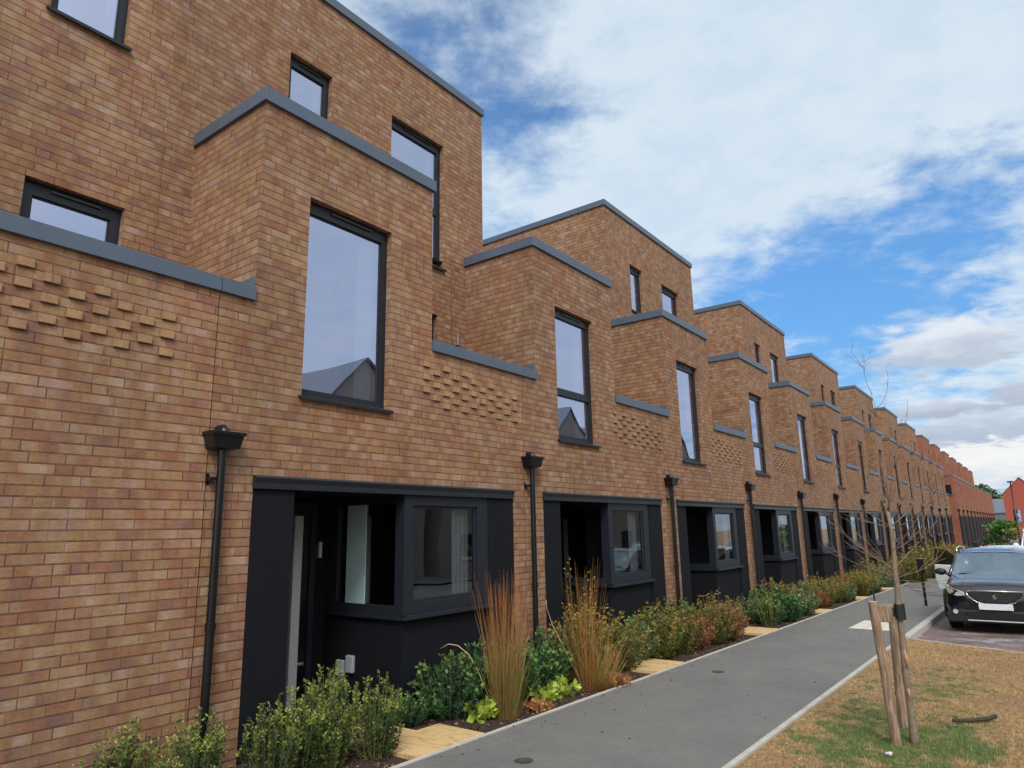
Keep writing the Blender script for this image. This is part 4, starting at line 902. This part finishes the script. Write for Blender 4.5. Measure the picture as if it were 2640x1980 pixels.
# strap, rubber buffer and cross block
st_ = empty('tree_tie', (4.2, 7.05, .84)); cb = MB()
cb.box(-.05, .055, -.115, .05, -.085, .055); cb.build('timber_block', 'timber', st_, bevel=.006)
sb = MB(); pts = []
for k in range(17): an = 2*math.pi*k/16; pts.append((.088+.042*math.cos(an), .075+.045*math.sin(an), 0))
for a, b in zip(pts, pts[1:]): sb.quad((a[0], a[1], -.075), (b[0], b[1], -.075), (b[0], b[1], .055), (a[0], a[1], .055))
bo = sb.build('strap', 'rubber', st_); so = bo.modifiers.new('thick', 'SOLIDIFY'); so.thickness = .006
MB().box(-.095, -.085, .0, .03, .03, .19).build('strap_tail', 'rubber', st_)
MB().box(.045, .06, -.06, .075, -.04, .03).build('buckle', 'rubber', st_)
tag(st_, 'black rubber tree tie and timber block holding the young tree to its stake', 'tree tie')
# litter
for (x, y, s, lb, mt_) in [(4.17, 6.55, .028, 'crumpled scrap of white paper in the grass before the stakes', 'white')]:
    bm = bmesh.new(); bmesh.ops.create_icosphere(bm, subdivisions=2, radius=s)
    for v in bm.verts: v.co *= random.uniform(.7, 1.2); v.co.z *= .45
    me = bpy.data.meshes.new('paper_scrap'); bm.to_mesh(me); bm.free(); me.materials.append(M[mt_]); o = bpy.data.objects.new('paper_scrap', me); C.objects.link(o); o.location = (x, y, zg(y)+.02); tag(o, lb, 'litter')
BR0, BR1 = (4.48, 8.02, zg(8.02)+.02), (4.80, 8.36, zg(8.36)+.03)
mb = MB(); limb(mb, BR0, BR1, .016, .020, 7, .04)
tag(mb.build('dead_branch', 'deadwood', smooth=True), 'short dark dead branch lying in the grass right of the stakes', 'branch')

# ------------------------------------------------------------------ bollards, lamp
def bollard(x, y, h, label):
    e = empty('bollard', (x, y, zg(y))); MB().box(-.028, .028, -.028, .028, -.1, h-.36).build('post', 'blackgloss', e, bevel=.004)
    b = MB(); b.box(-.075, .075, -.035, .035, h-.37, h); b.build('sign_head', 'blackgloss', e, bevel=.008)
    return tag(e, label, 'bollard', 'black posts along the path')
b1 = bollard(2.83, 20.7, 1.16, 'black post with a flat rectangular head standing on the path left of the parked car'); b1.rotation_euler = (0, 0, R(20))
b2 = bollard(2.55, 45, 1.2, 'farther black post with a flat head seen above the roof of the dark car'); b2.rotation_euler = (0, 0, R(20))
lp = empty('street_lamp', (4.41, 50, zg(50))); MB().tube([(0, 0, 0), (0, 0, 1), (0, 0, 4.5)], [.07, .05, .035], 10).build('pole', 'blackgloss', lp, smooth=True)
MB().box(-.16, .16, -.12, .3, 4.5, 4.58).build('lamp_head', 'header', lp, bevel=.02); tag(lp, 'thin black street lamp standing in front of the red gable', 'street lamp')

# ------------------------------------------------------------------ cars (front faces -Y, origin on the ground under the nose)
def loft(mb, secs):
    k = len(secs[0]); i0 = len(mb.v)
    for s_ in secs: mb.v += [tuple(p) for p in s_]
    for a in range(len(secs)-1):
        for b in range(k-1): q = i0+a*k+b; mb.f.append((q, q+1, q+k+1, q+k))
    return i0
def car(name, paint, x, y, zr, label, suv=True, L=4.16, group=None, door_open=False):
    c = empty(name, (x, y, zr)); H = 1.52 if suv else 1.47; hw = .87
    # body below the window line: stations (y, half width, hood/deck height)
    st_b = [(-.02, .50, .66, .34), (.03, .70, .80, .26), (.12, .80, .90, .22), (.35, .85, .96, .21), (.75, .865, 1.00, .20), (1.12, .87, 1.035, .20), (1.6, .87, 1.03, .20), (2.4, .87, 1.03, .20), (3.2, .87, 1.04, .20), (3.8, .85, 1.03, .24), (4.06, .80, .98, .30), (4.16, .66, .86, .36)]
    secs = []
    for (yy, w_, top, bot) in st_b:
        yy = yy*L/4.16; cr_ = .05 if yy > 1 else .03
        half = [(w_*.80, bot), (w_*.97, bot+.06), (w_, bot+(top-bot)*.35), (w_*.985, bot+(top-bot)*.68), (w_*.93, top-.045), (w_*.82, top-.004), (w_*.45, top+cr_*.7), (0, top+cr_)]
        secs.append([(-a, yy, z) for a, z in half]+[(a, yy, z) for a, z in half[-2::-1]])
    mb = MB(); loft(mb, secs); k = 15
    mb.f.append(tuple(range(k))[::-1]); mb.f.append(tuple(len(mb.v)-k+i for i in range(k)))
    body = mb.build('body', paint, c, smooth=True); sub = body.modifiers.new('sub', 'SUBSURF'); sub.levels = 2; sub.render_levels = 2
    # greenhouse
    gh = [(1.12, .78, 1.03), (1.25, .76, 1.10), (1.80, .655, 1.44), (2.05, .64, 1.50), (2.7, .64, H), (3.35, .62, 1.48), (3.75, .62, 1.36), (4.0, .66, 1.03)]
    gh = [(a*L/4.16, b, z) for a, b, z in gh]
    rf = MB(); secs = []
    for (yy, w_, z) in gh[2:6]: secs.append([(-w_-.015, yy, z-.055), (-w_+.03, yy, z-.012), (-w_*.5, yy, z+.015), (0, yy, z+.022), (w_*.5, yy, z+.015), (w_-.03, yy, z-.012), (w_+.015, yy, z-.055)])
    loft(rf, secs); rf.build('roof', paint, c, smooth=True)
    z0 = 1.0
    ws = MB().quad((-.75, gh[0][0]+.02, 1.02), (0, gh[0][0]-.08, 1.035), (.75, gh[0][0]+.02, 1.02), (.64, gh[2][0], 1.425), (0, gh[2][0]-.03, 1.455), (-.64, gh[2][0], 1.425)); ws.build('windscreen', 'glass_car', c)
    for s in (-1, 1):
        sw = MB().quad((s*.80, gh[0][0]+.15, z0), (s*.80, gh[6][0]-.05, z0+.02), (s*.655, gh[5][0]+.1, 1.42), (s*.665, gh[2][0]+.05, 1.42)); sw.build('side_window', 'glass_car', c)
        pl = MB().tube([(s*.79, gh[0][0]-.02, 1.0), (s*.70, gh[2][0]-.17, 1.27), (s*.645, gh[2][0]+.03, 1.435)], [.035, .030, .028], 6); pl.tube([(s*.80, 2.35, 1.0), (s*.66, 2.4, 1.45)], .03, 6); pl.tube([(s*.80, gh[6][0]+.12, 1.0), (s*.63, gh[5][0], 1.43)], .06, 6); pl.build('pillar', paint, c, smooth=True)
    MB().quad((-.62, gh[6][0]+.1, 1.03), (.62, gh[6][0]+.1, 1.03), (.58, gh[5][0]+.03, 1.42), (-.58, gh[5][0]+.03, 1.42)).build('rear_window', 'glass_car', c)
    MB().box(-.68, .68, 1.5, 3.6, .75, .98).build('interior', 'plastic', c)
    for s in (-.36, .36): MB().box(s-.2, s+.2, 2.1, 2.25, .9, 1.15).box(s-.11, s+.11, 2.1, 2.22, 1.17, 1.32).build('seat', 'plastic', c, bevel=.04)
    # lower dark valance, wheel arches
    va = MB(); va.prism([(-.80, .20), (.80, .20), (.84, .36), (.70, .44), (-.70, .44), (-.84, .36)], -.045, .4, 'Y'); va.build('front_bumper', 'plastic', c, bevel=.03)
    MB().box(-.48, .48, -.075, -.03, .235, .262).build('skid_trim', 'chrome', c, bevel=.008)
    MB().prism([(-.44, .29), (.44, .29), (.50, .40), (-.50, .40)], -.062, -.02, 'Y').build('lower_grille', 'tyre', c)
    # grille: rounded trapezium with chrome surround
    gp = [(-.44, .79), (.44, .79), (.41, .70), (.30, .60), (.18, .565), (-.18, .565), (-.30, .60), (-.41, .70)]
    gr = MB().prism(gp, -.068, .05, 'Y'); gro = gr.build('grille', 'plastic', c)
    ch = MB(); ch.tube([(-.45, -.072, .795), (0, -.08, .80), (.45, -.072, .795)], .013, 6); ch.tube([(p[0]*1.02, -.07, p[1]-.004) for p in gp[1:]+gp[:1]], .007, 6); ch.build('grille_surround', 'chrome', gro, smooth=True)
    gd = MB()
    for r_ in range(4):
        for q in range(-9, 10):
            xq, zq = q*.043+(.02 if r_ % 2 else 0), .76-.043*r_
            if abs(xq) < .40-.05*r_: gd.box(xq-.008, xq+.008, -.074, -.066, zq-.010, zq+.010)
    gd.build('grille_studs', 'studs', gro)
    em = MB().prism([(-.035, .70), (-.01, .735), (.03, .73), (.012, .70), (.035, .675), (.018, .64), (.004, .665), (-.028, .635), (-.012, .68)], -.09, -.07, 'Y'); em.build('emblem', 'chrome', gro)
    pb = MB().prism([(-.27, .455), (.27, .455), (.27, .565), (-.27, .565)], -.085, -.062, 'Y'); pb.build('number_plate', 'plate', c, bevel=.004)
    for s in (-1, 1):
        hl = MB(); P = [(.47, -.012, .70), (.60, .035, .685), (.755, .13, .72), (.815, .30, .83), (.79, .26, .885), (.66, .085, .82), (.50, .01, .765)]
        k = len(P); hl.v = [(s*a, b-.035, z) for a, b, z in P]+[(s*a*.97, b+.06, z) for a, b, z in P]; hl.f = [tuple(range(k)), tuple(range(k, 2*k))[::-1]]+[(i, (i+1) % k, k+(i+1) % k, k+i) for i in range(k)]
        h_ = hl.build('headlight', 'lens', c, bevel=.008); MB().tube([(s*.70, .03, .78), (s*.70, .06, .78)], .045, 12).build('lamp', 'chrome', h_)
        MB().tube([(s*.66, -.065, .40), (s*.66, -.02, .40)], .042, 14).build('fog_lamp', 'lens', c, smooth=False)
        mr = MB(); i = loft(mr, [[(s*(.97+.115*math.cos(a)*k_), 1.42+d, 1.06+.075*math.sin(a)*k_) for a in [2*math.pi*q/10 for q in range(11)]] for d, k_ in ((-.08, .45), (-.05, .85), (.02, 1.0), (.07, .9))])
        mr.f.append(tuple(range(i, i+10))); mr.f.append(tuple(len(mr.v)-11+q for q in range(10))); mr.tube([(s*.80, 1.42, 1.0), (s*.90, 1.41, 1.03)], .022, 6); mr.build('wing_mirror', 'plastic' if paint != 'whitepaint' else paint, c, smooth=True)
        for yy in (.80, 3.35*L/4.16):
            wh = MB(); prof_ = [(.20, .335), (.19, .345), (0, .345), (-.01, .33), (-.0, .235)]; n = 24; k0 = len(wh.v)
            for (dx, r_) in prof_:
                for q in range(n): an = 2*math.pi*q/n; wh.v.append((s*(.845-dx)+0*s, yy+r_*math.cos(an), .345+r_*math.sin(an)))
            for a in range(len(prof_)-1):
                for q in range(n): wh.f.append((a*n+q, a*n+(q+1) % n, (a+1)*n+(q+1) % n, (a+1)*n+q))
            w_ = wh.build('wheel', 'tyre', c, smooth=True); rm = MB().tube([(s*.80, yy, .345), (s*.84, yy, .345)], .05, 10)
            for q in range(5): an = 2*math.pi*q/5; rm.tube([(s*.835, yy, .345), (s*.825, yy+.235*math.cos(an), .345+.235*math.sin(an))], .02, 5)
            rm.build('rim', 'alloy', w_)
            ar = MB().tube([(s*.868, yy+.385*math.cos(an), .345+.385*math.sin(an)) for an in [math.pi*q/12 for q in range(-1, 14)]], .028, 6); ar.build('wheel_arch', 'plastic', c, smooth=True)
        if suv:
            MB().tube([(s*.655, 1.86, 1.47), (s*.66, 1.98, 1.535), (s*.655, 2.6, H+.035), (s*.63, 3.35, 1.52), (s*.63, 3.5, 1.46)], .016, 6).build('roof_rail', 'chrome', c, smooth=True)
    MB().tube([(0, 3.1, H), (0, 3.2, H+.2)], .004, 4).build('aerial', 'plastic', c)
    wp = MB(); wp.tube([(.55, 1.06, 1.035), (-.05, 1.12, 1.06)], .009, 4); wp.tube([(-.05, 1.04, 1.045), (-.62, 1.12, 1.05)], .009, 4); wp.build('wiper', 'plastic', c)
    if door_open:   # driver's door (hinged at the front) swung out
        hx, hy = -.86, 1.45; e = MB(); T = Matrix.Translation((hx, hy, 0)) @ Matrix.Rotation(R(64), 4, 'Z')
        def tv(x_, y_, z_): v = T @ Vector((x_, y_, z_)); return tuple(v)
        poly = [(.0, .30), (.95, .30), (1.02, .60), (1.0, 1.0), (.02, .98)]; k = len(poly); e.v = [tv(-.03, a, z) for a, z in poly]+[tv(.03, a, z) for a, z in poly]; e.f = [tuple(range(k)), tuple(range(k, 2*k))[::-1]]+[(i, (i+1) % k, k+(i+1) % k, k+i) for i in range(k)]
        d_ = e.build('door', paint, c, bevel=.02)
        f2 = MB(); f2.tube([tv(0, .05, .98), tv(0, .62, 1.42), tv(0, .92, 1.44), tv(0, 1.0, 1.0)], .022, 6); f2.build('window_frame', 'plastic', d_)
        MB().quad(tv(0, .06, .99), tv(0, .99, 1.0), tv(0, .91, 1.43), tv(0, .62, 1.41)).build('window', 'glass_car', d_)
        MB().tube([tv(-.05, .74, .86), tv(-.055, .92, .87)], .014, 6).build('handle', paint, d_)
        m2 = MB().tube([tv(-.02, .12, 1.0), tv(-.14, .10, 1.04), tv(-.22, .10, 1.05)], [.03, .07, .06], 8); m2.build('wing_mirror', 'plastic', d_, smooth=True)
    return tag(c, label, 'car', group)
car('parked_car', 'carpaint', 4.52, 16.35, zg(17)-.105, 'dark blue crossover parked facing the camera with chrome grille', group='cars parked in the bays')
car('parked_car', 'whitepaint', 4.55, 22.1, zg(23)-.105, 'white car parked behind the dark one with its door hanging open', suv=False, door_open=True, group='cars parked in the bays')
wc = car('parked_car', 'whitepaint', 5.52, 33, zg(34)-.105, 'white car farther back at the right edge beside the maple sapling', suv=True, group='cars parked in the bays'); wc.scale = (1, 1, 1.3)
for (yc_, lb) in ((31, 'white car across the road mirrored in the second bay window'), (45, 'white car across the road mirrored in the third bay window'), (58, 'white car across the road mirrored in the fourth bay window')):
    wc2 = copy_tree(wc); wc2.location = (10.8, yc_, zg(yc_)-.11); wc2.scale = (1, 1, 1); tag(wc2, lb, 'car', 'cars parked in the bays')

# ------------------------------------------------------------------ trees far off
def leafy_tree(name, x, y, h, r, zlo, n, leaf, pal, seed, label, tr_r=.03, flat=1.0):
    rg = np.random.default_rng(seed); e = empty(name, (x, y, zg(y))); cl = 26; C0 = rg.normal(size=(cl, 3)); C0 /= np.linalg.norm(C0, axis=1, keepdims=True); C0 *= rg.uniform(.35, .95, (cl, 1)); C0 *= np.array([r, r, (h-zlo)/2]); C0 += (0, 0, (h+zlo)/2)
    k = rg.integers(cl, size=n); P = C0[k]+rg.normal(size=(n, 3))*r*.20*np.array([1, 1, .7*flat]); pal = np.array(pal); cc = pal[(k*7) % len(pal)]*rg.uniform(.65, 1.35, (n, 1)); D = rg.normal(size=(n, 3)); D[:, 2] -= .3
    V, F, Cl = leaves(P, D, leaf, .75, cc, rg); mesh_np('crown', V, F, 'leaf', Cl, e)
    t_ = MB(); t_.tube([(0, 0, -.1), (0, 0, zlo), (0, 0, (h+zlo)/2)], [tr_r*1.2, tr_r, tr_r*.6], 8)
    for q in range(0, cl, 2): t_.tube([(0, 0, zlo+(C0[q][2]-zlo)*.3), tuple(C0[q]*.6+A([0, 0, zlo])*.4), tuple(C0[q])], [tr_r*.5, tr_r*.35, tr_r*.15], 5)
    t_.build('trunk', 'bark', e, smooth=True); return tag(e, label, 'tree')
leafy_tree('maple_sapling', 4.1, 35.5, 2.35, .75, .9, 2600, .10, [G(86, 128, 56), G(112, 146, 66), G(70, 108, 50), G(134, 160, 80)], 91, 'small bright green maple sapling behind the dark car roof', flat=.5)
leafy_tree('leafy_tree', -3.3, 190, 10.2, 3.0, 3, 5000, .7, [G(74, 96, 62), G(92, 112, 72), G(60, 80, 56)], 92, 'distant dark green tree rising between the red terrace and gable', .25)
leafy_tree('leafy_tree', -16, 230, 12, 8, 3, 5000, .8, [G(74, 96, 62), G(92, 112, 72), G(60, 80, 56)], 93, 'distant tree mostly hidden behind the red terrace end', .25)
for k_ in kinds.values():          # the source plants are moved into the bed rather than left over
    for s_ in k_:
        for ch in list(s_.children): bpy.data.objects.remove(ch)
        bpy.data.objects.remove(s_)
